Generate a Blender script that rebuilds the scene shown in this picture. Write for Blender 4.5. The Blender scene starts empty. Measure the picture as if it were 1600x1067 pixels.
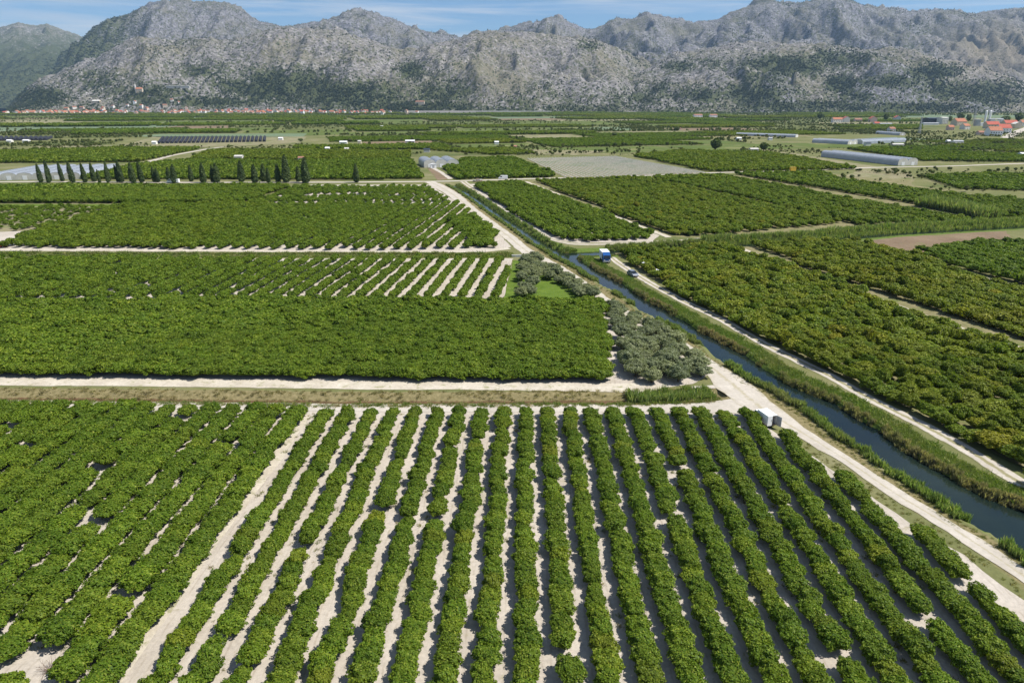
import bpy, math, random
import numpy as np
from mathutils import Vector
from mathutils.geometry import tessellate_polygon

R = math.radians
SC = bpy.context.scene
COL = SC.collection
rng = np.random.default_rng(7)
random.seed(7)

# ------------------------------------------------------------------ camera, sky, sun, exposure
CAM_H, PITCH, FPX, CX, CY = 45.0, 19.3, 1066.67, 800.0, 533.5
cam = bpy.data.cameras.new('camera'); cam.lens = 24; cam.sensor_width = 36; cam.clip_end = 40000; cam.clip_start = 0.5
camo = bpy.data.objects.new('camera', cam); COL.objects.link(camo)
camo.location = (0, 0, CAM_H); camo.rotation_euler = (R(90 - PITCH), 0, 0)
SC.camera = camo

SUN_EL, SUN_AZ = 55.0, 98.0          # azimuth clockwise from the viewing direction
sv = Vector((math.sin(R(SUN_AZ)) * math.cos(R(SUN_EL)), math.cos(R(SUN_AZ)) * math.cos(R(SUN_EL)), math.sin(R(SUN_EL))))
sl = bpy.data.lights.new('sun', 'SUN'); sl.energy = 5.0; sl.angle = R(0.53); sl.color = (1.0, 0.955, 0.89)
so = bpy.data.objects.new('sun', sl); COL.objects.link(so); so.rotation_euler = sv.to_track_quat('Z', 'Y').to_euler()
so.location = (300, -80, 400)

W = bpy.data.worlds.new('World'); SC.world = W; W.use_nodes = True
nt = W.node_tree; nt.nodes.clear()
def N(t, typ, **kw):
    n = t.nodes.new(typ)
    for k, v in kw.items(): setattr(n, k, v)
    return n
wo = N(nt, 'ShaderNodeOutputWorld'); bg = N(nt, 'ShaderNodeBackground'); bg.inputs[1].default_value = 0.08
sky = N(nt, 'ShaderNodeTexSky', sky_type='NISHITA', sun_disc=False, sun_elevation=R(SUN_EL), sun_rotation=R(SUN_AZ))
sky.altitude = 100; sky.air_density = 1.0; sky.dust_density = 0.0; sky.ozone_density = 10.0
# thin cirrus streaks over the whole sky
tc = N(nt, 'ShaderNodeTexCoord'); mp = N(nt, 'ShaderNodeMapping'); mp.inputs['Scale'].default_value = (1.5, 1.5, 20.0)
mp.inputs['Rotation'].default_value = (0, 0.05, 0.3); mp.inputs['Location'].default_value = (0.35, 0.9, 0.55)
n1 = N(nt, 'ShaderNodeTexNoise'); n1.inputs['Scale'].default_value = 2.3; n1.inputs['Detail'].default_value = 9; n1.inputs['Roughness'].default_value = 0.6
n1.inputs['Distortion'].default_value = 0.5
cr = N(nt, 'ShaderNodeValToRGB'); cr.color_ramp.elements[0].position = 0.45; cr.color_ramp.elements[1].position = 0.66
cr.color_ramp.elements[1].color = (0.8, 0.8, 0.8, 1)
mx = N(nt, 'ShaderNodeMix', data_type='RGBA'); mx.inputs['B'].default_value = (5.9, 6.5, 7.3, 1)
L = nt.links.new
L(tc.outputs['Generated'], mp.inputs[0]); L(mp.outputs[0], n1.inputs[0]); L(n1.outputs[0], cr.inputs[0])
L(cr.outputs[0], mx.inputs['Factor']); L(sky.outputs[0], mx.inputs['A']); L(mx.outputs['Result'], bg.inputs[0]); L(bg.outputs[0], wo.inputs[0])

SC.view_settings.view_transform = 'Standard'; SC.view_settings.look = 'None'
SC.view_settings.exposure = 0.46; SC.view_settings.gamma = 1.0; SC.view_settings.use_curve_mapping = False
SC.render.engine = 'CYCLES'
SC.cycles.use_denoising = True
SC.cycles.max_bounces = 5; SC.cycles.diffuse_bounces = 2; SC.cycles.glossy_bounces = 2; SC.cycles.transmission_bounces = 3
SC.cycles.volume_bounces = 0; SC.cycles.transparent_max_bounces = 4

# ------------------------------------------------------------------ ground geometry of the photograph
cp, sp = math.cos(R(PITCH)), math.sin(R(PITCH))
def ray(px, py):
    a, b = (px - CX) / FPX, (CY - py) / FPX
    return np.array([a, cp + b * sp, -sp + b * cp])
def at(px, py, z=0.0):                      # where the view ray meets the level z
    d = ray(px, py); t = (z - CAM_H) / d[2]
    return np.array([d[0] * t, d[1] * t, z])
def atY(px, py, Y):                         # the point on the view ray at ground distance Y
    d = ray(px, py); t = Y / d[1]
    return np.array([d[0] * t, Y, CAM_H + d[2] * t])
def G(pts): return np.array([at(x, y)[:2] for x, y in pts])

def hash2(i, j, s):
    n = (i.astype(np.int64) * 374761393 + j.astype(np.int64) * 668265263 + s * 974634777) & 0x7fffffff
    n = ((n ^ (n >> 13)) * 1274126177) & 0x7fffffff
    return ((n ^ (n >> 16)) & 0xffff) / 65535.0
def vnoise(x, y, s=0):
    i, j = np.floor(x), np.floor(y); fx, fy = x - i, y - j
    fx = fx * fx * (3 - 2 * fx); fy = fy * fy * (3 - 2 * fy)
    a, b, c, d = hash2(i, j, s), hash2(i + 1, j, s), hash2(i, j + 1, s), hash2(i + 1, j + 1, s)
    return (a * (1 - fx) + b * fx) * (1 - fy) + (c * (1 - fx) + d * fx) * fy
def fbm(x, y, o=4, s=0, ridged=False):
    v, a, t = 0, 1.0, 0
    for k in range(o):
        n = vnoise(x, y, s + k * 17)
        if ridged: n = 1 - abs(2 * n - 1)
        v = v + a * n; t += a; a *= 0.5; x = x * 2.03 + 11.3; y = y * 2.03 + 5.7
    return v / t

def seg_dist(P, line):
    d = np.full(len(P), 1e9); tt = np.zeros(len(P)); acc = 0
    for a, b in zip(line[:-1], line[1:]):
        ab = b - a; l2 = (ab ** 2).sum(); t = np.clip(((P - a) @ ab) / l2, 0, 1)
        dd = np.hypot(*(P - a - t[:, None] * ab).T)
        m = dd < d; d[m] = dd[m]; tt[m] = acc + t[m] * math.sqrt(l2); acc += math.sqrt(l2)
    return d, tt
def inside(P, poly):
    x, y = P[:, 0], P[:, 1]; r = np.zeros(len(P), bool); j = len(poly) - 1
    for i in range(len(poly)):
        xi, yi = poly[i]; xj, yj = poly[j]
        c = ((yi > y) != (yj > y)) & (x < (xj - xi) * (y - yi) / (yj - yi + 1e-12) + xi)
        r ^= c; j = i
    return r

# ------------------------------------------------------------------ materials
def lin(r, g, b):
    f = lambda c: (c / 255 / 12.92) if c <= 10 else ((c / 255 + 0.055) / 1.055) ** 2.4
    return (f(r), f(g), f(b), 1)
def newmat(name):
    m = bpy.data.materials.new(name); m.use_nodes = True; t = m.node_tree
    b = t.nodes['Principled BSDF']; return m, t, b
def noise(t, scale, detail=4, rough=0.55, vec=None, dist=0):
    n = N(t, 'ShaderNodeTexNoise'); n.inputs['Scale'].default_value = scale; n.inputs['Detail'].default_value = detail
    n.inputs['Roughness'].default_value = rough; n.inputs['Distortion'].default_value = dist
    if vec is None:
        g = N(t, 'ShaderNodeNewGeometry'); vec = g.outputs['Position']
    t.links.new(vec, n.inputs['Vector']); return n.outputs[0]
def ramp(t, fac, stops):
    c = N(t, 'ShaderNodeValToRGB'); e = c.color_ramp.elements
    while len(e) < len(stops): e.new(0.5)
    for k, (p, col) in enumerate(stops):
        e[k].position = p; e[k].color = col if len(col) == 4 else (*col, 1)
    t.links.new(fac, c.inputs[0]); return c.outputs[0]
def mixc(t, fac, a, b, mode='MIX'):
    m = N(t, 'ShaderNodeMix', data_type='RGBA', blend_type=mode)
    for s, v in (('Factor', fac), ('A', a), ('B', b)):
        if isinstance(v, (int, float)): m.inputs[s].default_value = v
        elif isinstance(v, tuple): m.inputs[s].default_value = v if len(v) == 4 else (*v, 1)
        else: t.links.new(v, m.inputs[s])
    return m.outputs['Result']
def math_(t, op, a, b=0.0, clamp=False):
    m = N(t, 'ShaderNodeMath', operation=op, use_clamp=clamp)
    for k, v in enumerate((a, b)):
        if isinstance(v, (int, float)): m.inputs[k].default_value = v
        else: t.links.new(v, m.inputs[k])
    return m.outputs[0]
def attr(t, name, typ='GEOMETRY'):
    a = N(t, 'ShaderNodeAttribute', attribute_name=name, attribute_type=typ); return a
def bump(t, b, h, strength=0.4, dist=0.1):
    n = N(t, 'ShaderNodeBump'); n.inputs['Strength'].default_value = strength; n.inputs['Distance'].default_value = dist
    t.links.new(h, n.inputs['Height']); t.links.new(n.outputs[0], b.inputs['Normal'])
def plain(name, col, rough=0.6, metal=0.0, var=0.12, scale=3.0, spec=0.3):
    m, t, b = newmat(name); c = col if len(col) == 4 else (*col, 1)
    dk = tuple(v * (1 - var) for v in c[:3]); lt = tuple(min(1, v * (1 + var)) for v in c[:3])
    t.links.new(ramp(t, noise(t, scale, 5, 0.65), [(0.3, dk), (0.7, lt)]), b.inputs['Base Color'])
    b.inputs['Roughness'].default_value = rough; b.inputs['Metallic'].default_value = metal
    b.inputs['Specular IOR Level'].default_value = spec
    return m
def earth(name, stops, scale=0.15, fine=1.6, patch=None, bumpd=0.06, amount=0.5):
    """ground cover: broad noise through a ramp, fine grain on top, optional second colour in patches"""
    m, t, b = newmat(name)
    c = ramp(t, noise(t, scale, 6, 0.6), stops)
    f = noise(t, fine, 6, 0.7)
    c = mixc(t, amount, c, ramp(t, f, [(0.25, (0.55, 0.55, 0.55)), (0.75, (1.35, 1.35, 1.35))]), 'MULTIPLY')
    if patch:
        col, sc, lo, hi = patch
        c = mixc(t, ramp(t, noise(t, sc, 8, 0.7, dist=0.6), [(lo, (0, 0, 0)), (hi, (1, 1, 1))]), c, col)
    t.links.new(c, b.inputs['Base Color']); b.inputs['Roughness'].default_value = 0.95; b.inputs['Specular IOR Level'].default_value = 0.05
    bump(t, b, f, 0.5, bumpd)
    return m
def leafmat(name, dark, light, young, trans=0.3, tint_to=(0.33, 0.315, 0.03), rough=0.55):
    m, t, b = newmat(name)
    a = attr(t, 'rnd').outputs['Fac']; tint = attr(t, 'tint', 'INSTANCER').outputs['Fac']
    oi = N(t, 'ShaderNodeObjectInfo').outputs['Random']
    c = ramp(t, a, [(0.0, dark), (0.62, light), (0.93, young)])
    c = mixc(t, tint, c, mixc(t, a, tuple(v * 0.45 for v in tint_to), tint_to))
    c = mixc(t, 0.55, c, ramp(t, oi, [(0, (0.62, 0.68, 0.68)), (0.5, (1, 1, 1)), (1, (1.32, 1.26, 1.12))]), 'MULTIPLY')
    t.links.new(c, b.inputs['Base Color']); b.inputs['Roughness'].default_value = rough; b.inputs['Specular IOR Level'].default_value = 0.16
    tr = N(t, 'ShaderNodeBsdfTranslucent'); t.links.new(mixc(t, 1.0, c, (1.3, 1.45, 0.6, 1), 'MULTIPLY'), tr.inputs[0])
    ms = N(t, 'ShaderNodeMixShader'); ms.inputs[0].default_value = trans
    o = t.nodes['Material Output']
    t.links.new(b.outputs[0], ms.inputs[1]); t.links.new(tr.outputs[0], ms.inputs[2]); t.links.new(ms.outputs[0], o.inputs[0])
    return m

M = {}
M['citrus'] = leafmat('citrus_leaves', (0.050, 0.098, 0.009), (0.125, 0.200, 0.016), (0.235, 0.275, 0.036))
M['olive'] = leafmat('olive_leaves', (0.125, 0.15, 0.072), (0.235, 0.262, 0.14), (0.39, 0.41, 0.26), trans=0.3)
M['cypress'] = leafmat('cypress_foliage', (0.034, 0.06, 0.02), (0.075, 0.11, 0.036), (0.125, 0.155, 0.055), trans=0.2)
M['wild'] = leafmat('wild_foliage', (0.048, 0.08, 0.02), (0.105, 0.145, 0.034), (0.19, 0.21, 0.06), trans=0.3, tint_to=(0.17, 0.15, 0.05))
M['maquis'] = leafmat('maquis_foliage', (0.024, 0.042, 0.020), (0.05, 0.074, 0.032), (0.085, 0.10, 0.045), trans=0.1, tint_to=(0.14, 0.13, 0.06))
M['reed'] = leafmat('reed_blades', (0.12, 0.185, 0.05), (0.23, 0.31, 0.095), (0.36, 0.38, 0.17), trans=0.45, tint_to=(0.46, 0.38, 0.24))
M['grass'] = leafmat('grass_blades', (0.08, 0.15, 0.025), (0.16, 0.24, 0.04), (0.28, 0.29, 0.10), trans=0.4, tint_to=(0.44, 0.36, 0.20))
M['bark'] = plain('bark', (0.10, 0.075, 0.055), 0.9, var=0.35, scale=14)
M['soil'] = earth('pale_sandy_soil', [(0.3, (0.39, 0.345, 0.285)), (0.7, (0.50, 0.45, 0.385))], 0.12, 2.2, ((0.30, 0.27, 0.17, 1), 0.35, 0.60, 0.72))
def ruts(m):
    t = m.node_tree; b = t.nodes['Principled BSDF']; src = b.inputs['Base Color'].links[0].from_socket; mp = N(t, 'ShaderNodeMapping'); mp.inputs['Rotation'].default_value = (0, 0, R(0.91)); t.links.new(N(t, 'ShaderNodeNewGeometry').outputs['Position'], mp.inputs[0])
    sx = N(t, 'ShaderNodeSeparateXYZ'); t.links.new(mp.outputs[0], sx.inputs[0]); nn = math_(t, 'MULTIPLY', math_(t, 'SUBTRACT', noise(t, 0.25, 3), 0.5), 0.9)
    w = math_(t, 'SINE', math_(t, 'MULTIPLY', math_(t, 'ADD', sx.outputs['X'], nn), 2 * math.pi / 0.83)); k = math_(t, 'MULTIPLY', ramp(t, w, [(0.55, (0, 0, 0)), (0.95, (1, 1, 1))]), ramp(t, noise(t, 0.5, 4), [(0.42, (0, 0, 0)), (0.6, (0.8, 0.8, 0.8))]))
    c = mixc(t, k, src, mixc(t, 1.0, src, (0.80, 0.78, 0.74, 1), 'MULTIPLY'))
    litter = ramp(t, noise(t, 2.6, 3, 0.6), [(0.66, (0, 0, 0)), (0.72, (0.7, 0.7, 0.7))]); c = mixc(t, litter, c, (0.30, 0.25, 0.16, 1)); t.links.new(c, b.inputs['Base Color'])
ruts(M['soil'])
M['gravel'] = earth('white_limestone_gravel', [(0.3, (0.40, 0.36, 0.30)), (0.7, (0.52, 0.475, 0.405))], 0.2, 1.5, ((0.38, 0.33, 0.24, 1), 0.5, 0.62, 0.75), amount=0.35)
M['track'] = earth('sandy_track', [(0.3, (0.42, 0.37, 0.29)), (0.7, (0.56, 0.51, 0.42))], 0.25, 1.8, ((0.27, 0.26, 0.14, 1), 0.6, 0.54, 0.66))
def wheel_track(name, base, grass, mid):
    m = earth(name, *base); t = m.node_tree; b = t.nodes['Principled BSDF']; src = b.inputs['Base Color'].links[0].from_socket
    x = math_(t, 'ABSOLUTE', attr(t, 'across').outputs['Fac']); x = math_(t, 'ADD', x, math_(t, 'MULTIPLY', math_(t, 'SUBTRACT', noise(t, 0.9, 6, 0.7), 0.5), 0.9))
    t.links.new(mixc(t, ramp(t, x, [(mid, (0.85, 0.85, 0.85)), (mid + 0.16, (0, 0, 0)), (0.86, (0, 0, 0)), (1.1, (0.7, 0.7, 0.7))]), src, grass), b.inputs['Base Color']); return m
GRV = ([(0.3, (0.40, 0.36, 0.30)), (0.7, (0.52, 0.475, 0.405))], 0.2, 1.5, ((0.40, 0.35, 0.26, 1), 0.5, 0.64, 0.78), 0.06, 0.35)
M['gravel_road'] = wheel_track('worn_gravel_road', GRV, (0.36, 0.32, 0.22, 1), 0.02)
M['two_track'] = wheel_track('two_wheel_track', GRV, (0.22, 0.20, 0.09, 1), 0.16)
M['grass_green'] = earth('green_grass', [(0.3, (0.07, 0.12, 0.018)), (0.7, (0.13, 0.19, 0.03))], 0.3, 2.5, ((0.22, 0.21, 0.09, 1), 0.25, 0.6, 0.75))
M['grass_dry'] = earth('dry_grass', [(0.3, (0.15, 0.14, 0.065)), (0.7, (0.27, 0.235, 0.13))], 0.25, 2.5, ((0.11, 0.14, 0.035, 1), 0.18, 0.5, 0.66))
M['scrub'] = earth('scrub_floor', [(0.3, (0.075, 0.10, 0.03)), (0.7, (0.15, 0.155, 0.06))], 0.02, 0.35, ((0.24, 0.21, 0.12, 1), 0.012, 0.58, 0.7))
M['fallow'] = earth('brown_fallow', [(0.3, (0.16, 0.115, 0.075)), (0.7, (0.235, 0.175, 0.115))], 0.08, 1.2, ((0.15, 0.16, 0.06, 1), 0.1, 0.55, 0.7))
M['stubble'] = earth('pale_stubble', [(0.3, (0.20, 0.18, 0.10)), (0.7, (0.29, 0.26, 0.165))], 0.05, 0.8, ((0.12, 0.145, 0.045, 1), 0.05, 0.48, 0.62))
M['meadow'] = earth('meadow', [(0.3, (0.075, 0.11, 0.026)), (0.7, (0.125, 0.155, 0.045))], 0.03, 0.8, ((0.25, 0.23, 0.11, 1), 0.02, 0.55, 0.7))
M['teal'] = earth('blue_green_crop', [(0.3, (0.12, 0.165, 0.09)), (0.7, (0.165, 0.21, 0.13))], 0.03, 0.8)
M['concrete'] = plain('pale_concrete', (0.5, 0.48, 0.44), 0.85, var=0.2)
M['white'] = plain('white_paint', (0.8, 0.8, 0.79), 0.45, var=0.05, scale=1.2)
M['render'] = plain('white_render', (0.72, 0.69, 0.63), 0.9, var=0.1, scale=0.4)
M['cream'] = plain('cream_render', (0.62, 0.53, 0.40), 0.9, var=0.1, scale=0.4)
M['pink'] = plain('rose_render', (0.62, 0.47, 0.40), 0.9, var=0.1, scale=0.4)
M['tile'] = plain('orange_roof_tiles', (0.37, 0.15, 0.085), 0.85, var=0.3, scale=0.8)
M['tile2'] = plain('red_roof_tiles', (0.40, 0.105, 0.07), 0.85, var=0.25, scale=0.8)
M['tile3'] = plain('brown_roof_tiles', (0.30, 0.15, 0.10), 0.85, var=0.3, scale=0.8)
M['grey'] = plain('grey_metal', (0.38, 0.39, 0.40), 0.5, var=0.15)
M['darkmetal'] = plain('dark_cladding', (0.035, 0.045, 0.06), 0.45, var=0.2)
M['rubber'] = plain('tyre_rubber', (0.018, 0.018, 0.018), 0.85)
M['glass'] = plain('dark_glass', (0.015, 0.02, 0.025), 0.08, var=0.05, spec=0.6)
M['blue'] = plain('blue_paint', (0.012, 0.075, 0.25), 0.3, var=0.06, spec=0.5)
M['silver'] = plain('silver_paint', (0.30, 0.32, 0.36), 0.28, metal=0.5, var=0.05, spec=0.5)
M['red'] = plain('red_paint', (0.45, 0.03, 0.025), 0.35, var=0.08)
M['yellow'] = plain('yellow_paint', (0.65, 0.42, 0.05), 0.5)
M['wood'] = plain('plywood_floor', (0.30, 0.22, 0.16), 0.8, var=0.25, scale=6)
M['lamp'] = plain('lamp_glass', (0.65, 0.65, 0.62), 0.15)
M['orange'] = plain('lamp_orange', (0.6, 0.2, 0.03), 0.3)
M['tarp'] = plain('blue_tarpaulin', (0.06, 0.16, 0.33), 0.5)
M['mulch'] = plain('white_mulch_film', (0.55, 0.53, 0.47), 0.5, var=0.15, scale=0.3)
M['net'] = plain('black_shade_net', (0.022, 0.024, 0.032), 0.8, var=0.25, scale=0.5)
M['tealnet'] = plain('teal_net', (0.10, 0.24, 0.20), 0.8, var=0.15, scale=0.1)
M['fruit'] = plain('mandarin_peel', (0.55, 0.25, 0.02), 0.5)
# greenhouse film: pale, lets light through
m, t, b = newmat('greenhouse_film'); b.inputs['Base Color'].default_value = (0.52, 0.56, 0.62, 1); b.inputs['Roughness'].default_value = 0.25
tr = N(t, 'ShaderNodeBsdfTranslucent'); tr.inputs[0].default_value = (0.7, 0.72, 0.75, 1); ms = N(t, 'ShaderNodeMixShader'); ms.inputs[0].default_value = 0.4
t.links.new(ramp(t, noise(t, 0.25, 5, 0.6), [(0.3, (0.40, 0.44, 0.50)), (0.7, (0.56, 0.60, 0.66))]), b.inputs['Base Color'])
t.links.new(b.outputs[0], ms.inputs[1]); t.links.new(tr.outputs[0], ms.inputs[2]); t.links.new(ms.outputs[0], t.nodes['Material Output'].inputs[0]); M['film'] = m
# canal water
m, t, b = newmat('canal_water'); b.inputs['Roughness'].default_value = 0.06; b.inputs['IOR'].default_value = 1.33
t.links.new(ramp(t, noise(t, 0.06, 4, 0.6), [(0.35, (0.004, 0.010, 0.012)), (0.7, (0.014, 0.024, 0.018))]), b.inputs['Base Color'])
bump(t, b, noise(t, 1.4, 5, 0.6), 0.35, 0.05); M['water'] = m
# valley floor with the banks of the canal and the ditches (masks hold where grass, dead reed and mud lie)
m, t, b = newmat('valley_floor')
c = ramp(t, noise(t, 0.03, 7, 0.65), [(0.3, (0.10, 0.125, 0.04)), (0.55, (0.165, 0.165, 0.07)), (0.75, (0.26, 0.235, 0.14))])
f = noise(t, 1.7, 6, 0.7)
nb = math_(t, 'SUBTRACT', noise(t, 0.35, 6, 0.65), 0.5)
def soft(name, k=0.9):
    return math_(t, 'ADD', attr(t, name).outputs['Fac'], math_(t, 'MULTIPLY', nb, k), True)
def step(x, lo, hi): return ramp(t, x, [(lo, (0, 0, 0)), (hi, (1, 1, 1))])
c = mixc(t, step(soft('bank'), 0.35, 0.6), c, ramp(t, f, [(0.3, (0.07, 0.12, 0.02)), (0.75, (0.15, 0.19, 0.045))]))
c = mixc(t, step(soft('dry'), 0.4, 0.6), c, ramp(t, f, [(0.3, (0.155, 0.135, 0.06)), (0.75, (0.27, 0.225, 0.12))]))
c = mixc(t, step(soft('mud', 0.5), 0.4, 0.6), c, ramp(t, f, [(0.3, (0.09, 0.055, 0.03)), (0.75, (0.16, 0.10, 0.055))]))
c = mixc(t, 0.5, c, ramp(t, f, [(0.25, (0.6, 0.6, 0.6)), (0.75, (1.3, 1.3, 1.3))]), 'MULTIPLY')
t.links.new(c, b.inputs['Base Color']); b.inputs['Roughness'].default_value = 0.95; b.inputs['Specular IOR Level'].default_value = 0.05
bump(t, b, f, 0.6, 0.1); M['ground'] = m
# karst mountains
m, t, b = newmat('karst_slope')
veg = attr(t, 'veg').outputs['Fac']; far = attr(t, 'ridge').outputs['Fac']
n_f = noise(t, 0.06, 4, 0.7, dist=0.5); n_m = noise(t, 0.012, 7, 0.65); n_b = noise(t, 0.0028, 5, 0.6)
vo = N(t, 'ShaderNodeTexVoronoi'); vo.inputs['Scale'].default_value = 0.052; vo.inputs['Randomness'].default_value = 1.0
t.links.new(N(t, 'ShaderNodeNewGeometry').outputs['Position'], vo.inputs['Vector'])
dots = ramp(t, math_(t, 'ADD', vo.outputs['Distance'], math_(t, 'MULTIPLY', n_m, 0.5)), [(0.50, (1, 1, 1)), (0.62, (0, 0, 0))])
rock = ramp(t, noise(t, 0.04, 5, 0.75), [(0.3, (0.09, 0.086, 0.084)), (0.5, (0.225, 0.21, 0.203)), (0.66, (0.41, 0.388, 0.373))])
dryg = ramp(t, n_f, [(0.3, (0.13, 0.125, 0.07)), (0.7, (0.25, 0.22, 0.15))])
gre = ramp(t, n_f, [(0.3, (0.035, 0.05, 0.024)), (0.7, (0.10, 0.11, 0.05))])
rock = mixc(t, ramp(t, math_(t, 'ADD', math_(t, 'MULTIPLY', n_b, 0.55), math_(t, 'MULTIPLY', n_f, 0.45)), [(0.47, (0, 0, 0)), (0.58, (0.8, 0.8, 0.8))]), rock, dryg)
rock = mixc(t, ramp(t, math_(t, 'MODULO', far, 2.0), [(0.4, (0, 0, 0)), (0.6, (0.8, 0.8, 0.8))]), rock, mixc(t, 1.0, rock, (0.80, 0.84, 0.97, 1), 'MULTIPLY'))  # bluish distance haze of the back ridges put into their rock colour
rock = mixc(t, math_(t, 'MULTIPLY', dots, 0.9), rock, gre)
rock = mixc(t, math_(t, 'MULTIPLY', attr(t, 'dryland').outputs['Fac'], 0.85), rock, mixc(t, n_m, (0.17, 0.145, 0.10, 1), (0.30, 0.255, 0.19, 1)))
vm = math_(t, 'ADD', math_(t, 'ADD', math_(t, 'MULTIPLY', veg, 0.30), math_(t, 'MULTIPLY', n_f, 0.8)), math_(t, 'MULTIPLY', n_m, 0.35))
c = mixc(t, ramp(t, vm, [(0.66, (0, 0, 0)), (0.74, (1, 1, 1))]), rock, gre)
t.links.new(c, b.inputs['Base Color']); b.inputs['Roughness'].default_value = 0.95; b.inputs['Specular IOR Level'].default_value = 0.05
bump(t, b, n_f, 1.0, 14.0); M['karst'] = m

# ------------------------------------------------------------------ object helpers
def tag(o, label=None, cat=None, group=None, kind=None):
    if label: o['label'] = label
    if cat: o['category'] = cat
    if group: o['group'] = group
    if kind: o['kind'] = kind
    return o
def link(name, me, mat=None, parent=None, loc=None, rz=0.0):
    o = bpy.data.objects.new(name, me); COL.objects.link(o)
    if mat is not None and me is not None and not me.materials: me.materials.append(mat)
    if parent is not None: o.parent = parent
    if loc is not None: o.location = loc
    if rz: o.rotation_euler = (0, 0, rz)
    return o
def empty(name, loc, rz=0.0):
    o = link(name, None, None, None, loc, rz); o.empty_display_size = 0.5; return o
def np_mesh(name, V, F, face_attr=None, smooth=False):
    """mesh from arrays; F has a constant number of corners"""
    V = np.asarray(V, np.float32); F = np.asarray(F, np.int32); k = F.shape[1]
    me = bpy.data.meshes.new(name)
    me.vertices.add(len(V)); me.vertices.foreach_set('co', V.ravel())
    me.loops.add(F.size); me.loops.foreach_set('vertex_index', F.ravel())
    me.polygons.add(len(F)); me.polygons.foreach_set('loop_start', np.arange(0, F.size, k, dtype=np.int32))
    me.polygons.foreach_set('loop_total', np.full(len(F), k, np.int32))
    if smooth: me.polygons.foreach_set('use_smooth', np.ones(len(F), bool))
    if face_attr is not None:
        a = me.attributes.new('rnd', 'FLOAT', 'FACE'); a.data.foreach_set('value', np.asarray(face_attr, np.float32))
    me.update(calc_edges=True); return me
class MB:
    """collects boxes, prisms, tubes; build() makes ONE mesh object"""
    def __init__(s): s.v = []; s.f = []
    def quad(s, *p):
        n = len(s.v); s.v += [tuple(q) for q in p]; s.f.append(tuple(range(n, n + len(p)))); return s
    def box(s, x0, x1, y0, y1, z0, z1):
        n = len(s.v)
        s.v += [(x, y, z) for z in (z0, z1) for x, y in ((x0, y0), (x1, y0), (x1, y1), (x0, y1))]
        s.f += [tuple(n + i for i in f) for f in ((0, 3, 2, 1), (4, 5, 6, 7), (0, 1, 5, 4), (1, 2, 6, 5), (2, 3, 7, 6), (3, 0, 4, 7))]; return s
    def prism(s, prof, y0, y1, axis='y'):      # profile in (x,z) swept along y, or in (y,z) swept along x
        n, k = len(s.v), len(prof)
        for w in (y0, y1):
            s.v += [((a, w, b) if axis == 'y' else (w, a, b)) for a, b in prof]
        s.f.append(tuple(range(n, n + k))); s.f.append(tuple(range(n + 2 * k - 1, n + k - 1, -1)))
        s.f += [(n + i, n + (i + 1) % k, n + k + (i + 1) % k, n + k + i) for i in range(k)]; return s
    def tube(s, pts, radii, seg=6):
        pts = [Vector(p) for p in pts]; n0 = len(s.v)
        for i, p in enumerate(pts):
            d = (pts[min(i + 1, len(pts) - 1)] - pts[max(i - 1, 0)]).normalized()
            u = d.orthogonal().normalized(); w = d.cross(u); r = radii[i] if isinstance(radii, (list, tuple)) else radii
            s.v += [tuple(p + (u * math.cos(a) + w * math.sin(a)) * r) for a in (2 * math.pi * j / seg for j in range(seg))]
        for i in range(len(pts) - 1):
            for j in range(seg):
                a, b = n0 + i * seg + j, n0 + i * seg + (j + 1) % seg
                s.f.append((a, b, b + seg, a + seg))
        s.f.append(tuple(n0 + j for j in reversed(range(seg)))); s.f.append(tuple(n0 + (len(pts) - 1) * seg + j for j in range(seg))); return s
    def wheel(s, x, y, z, r, w, seg=14):        # disc with its axis along y
        return s.tube([(x, y - w / 2, z), (x, y + w / 2, z)], r, seg)
    def mesh(s, name):
        me = bpy.data.meshes.new(name); me.from_pydata(s.v, [], s.f); me.update(); return me
    def build(s, name, mat, parent=None, loc=None, rz=0.0): return link(name, s.mesh(name), mat, parent, loc, rz)

ONES = ['', 'first', 'second', 'third', 'fourth', 'fifth', 'sixth', 'seventh', 'eighth', 'ninth', 'tenth', 'eleventh', 'twelfth', 'thirteenth',
        'fourteenth', 'fifteenth', 'sixteenth', 'seventeenth', 'eighteenth', 'nineteenth']
TENS = {2: ('twenty', 'twentieth'), 3: ('thirty', 'thirtieth'), 4: ('forty', 'fortieth'), 5: ('fifty', 'fiftieth'), 6: ('sixty', 'sixtieth'),
        7: ('seventy', 'seventieth'), 8: ('eighty', 'eightieth'), 9: ('ninety', 'ninetieth')}
def nth(n):
    if n < 20: return ONES[n]
    if n >= 100: return 'hundredth' if n == 100 else 'hundred-and-' + nth(n - 100)
    a, b = divmod(n, 10); return TENS[a][1] if b == 0 else TENS[a][0] + '-' + ONES[b]

# ------------------------------------------------------------------ setting: valley floor with canal and ditches
CANAL = G([(1720, 905), (1600, 822), (1515, 781), (1414, 721), (1286, 633), (1198, 590), (1122, 539), (1072, 511), (1008, 474), (952, 439), (887, 402), (862, 389)])
UPPER = G([(872, 394), (842, 379), (812, 357), (779, 336), (745, 312), (722, 297), (706, 289)])
BRANCH = G([(880, 398), (905, 396), (960, 393.5), (1040, 389), (1110, 383), (1250, 377), (1390, 364), (1620, 351), (1750, 345)])
DITCH = G([(-150, 615), (0, 618), (300, 621), (530, 624), (950, 623), (1060, 619), (1118, 615)])
DITCH2 = G([(-150, 397), (0, 398), (400, 399), (700, 399), (798, 399)])

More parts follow.
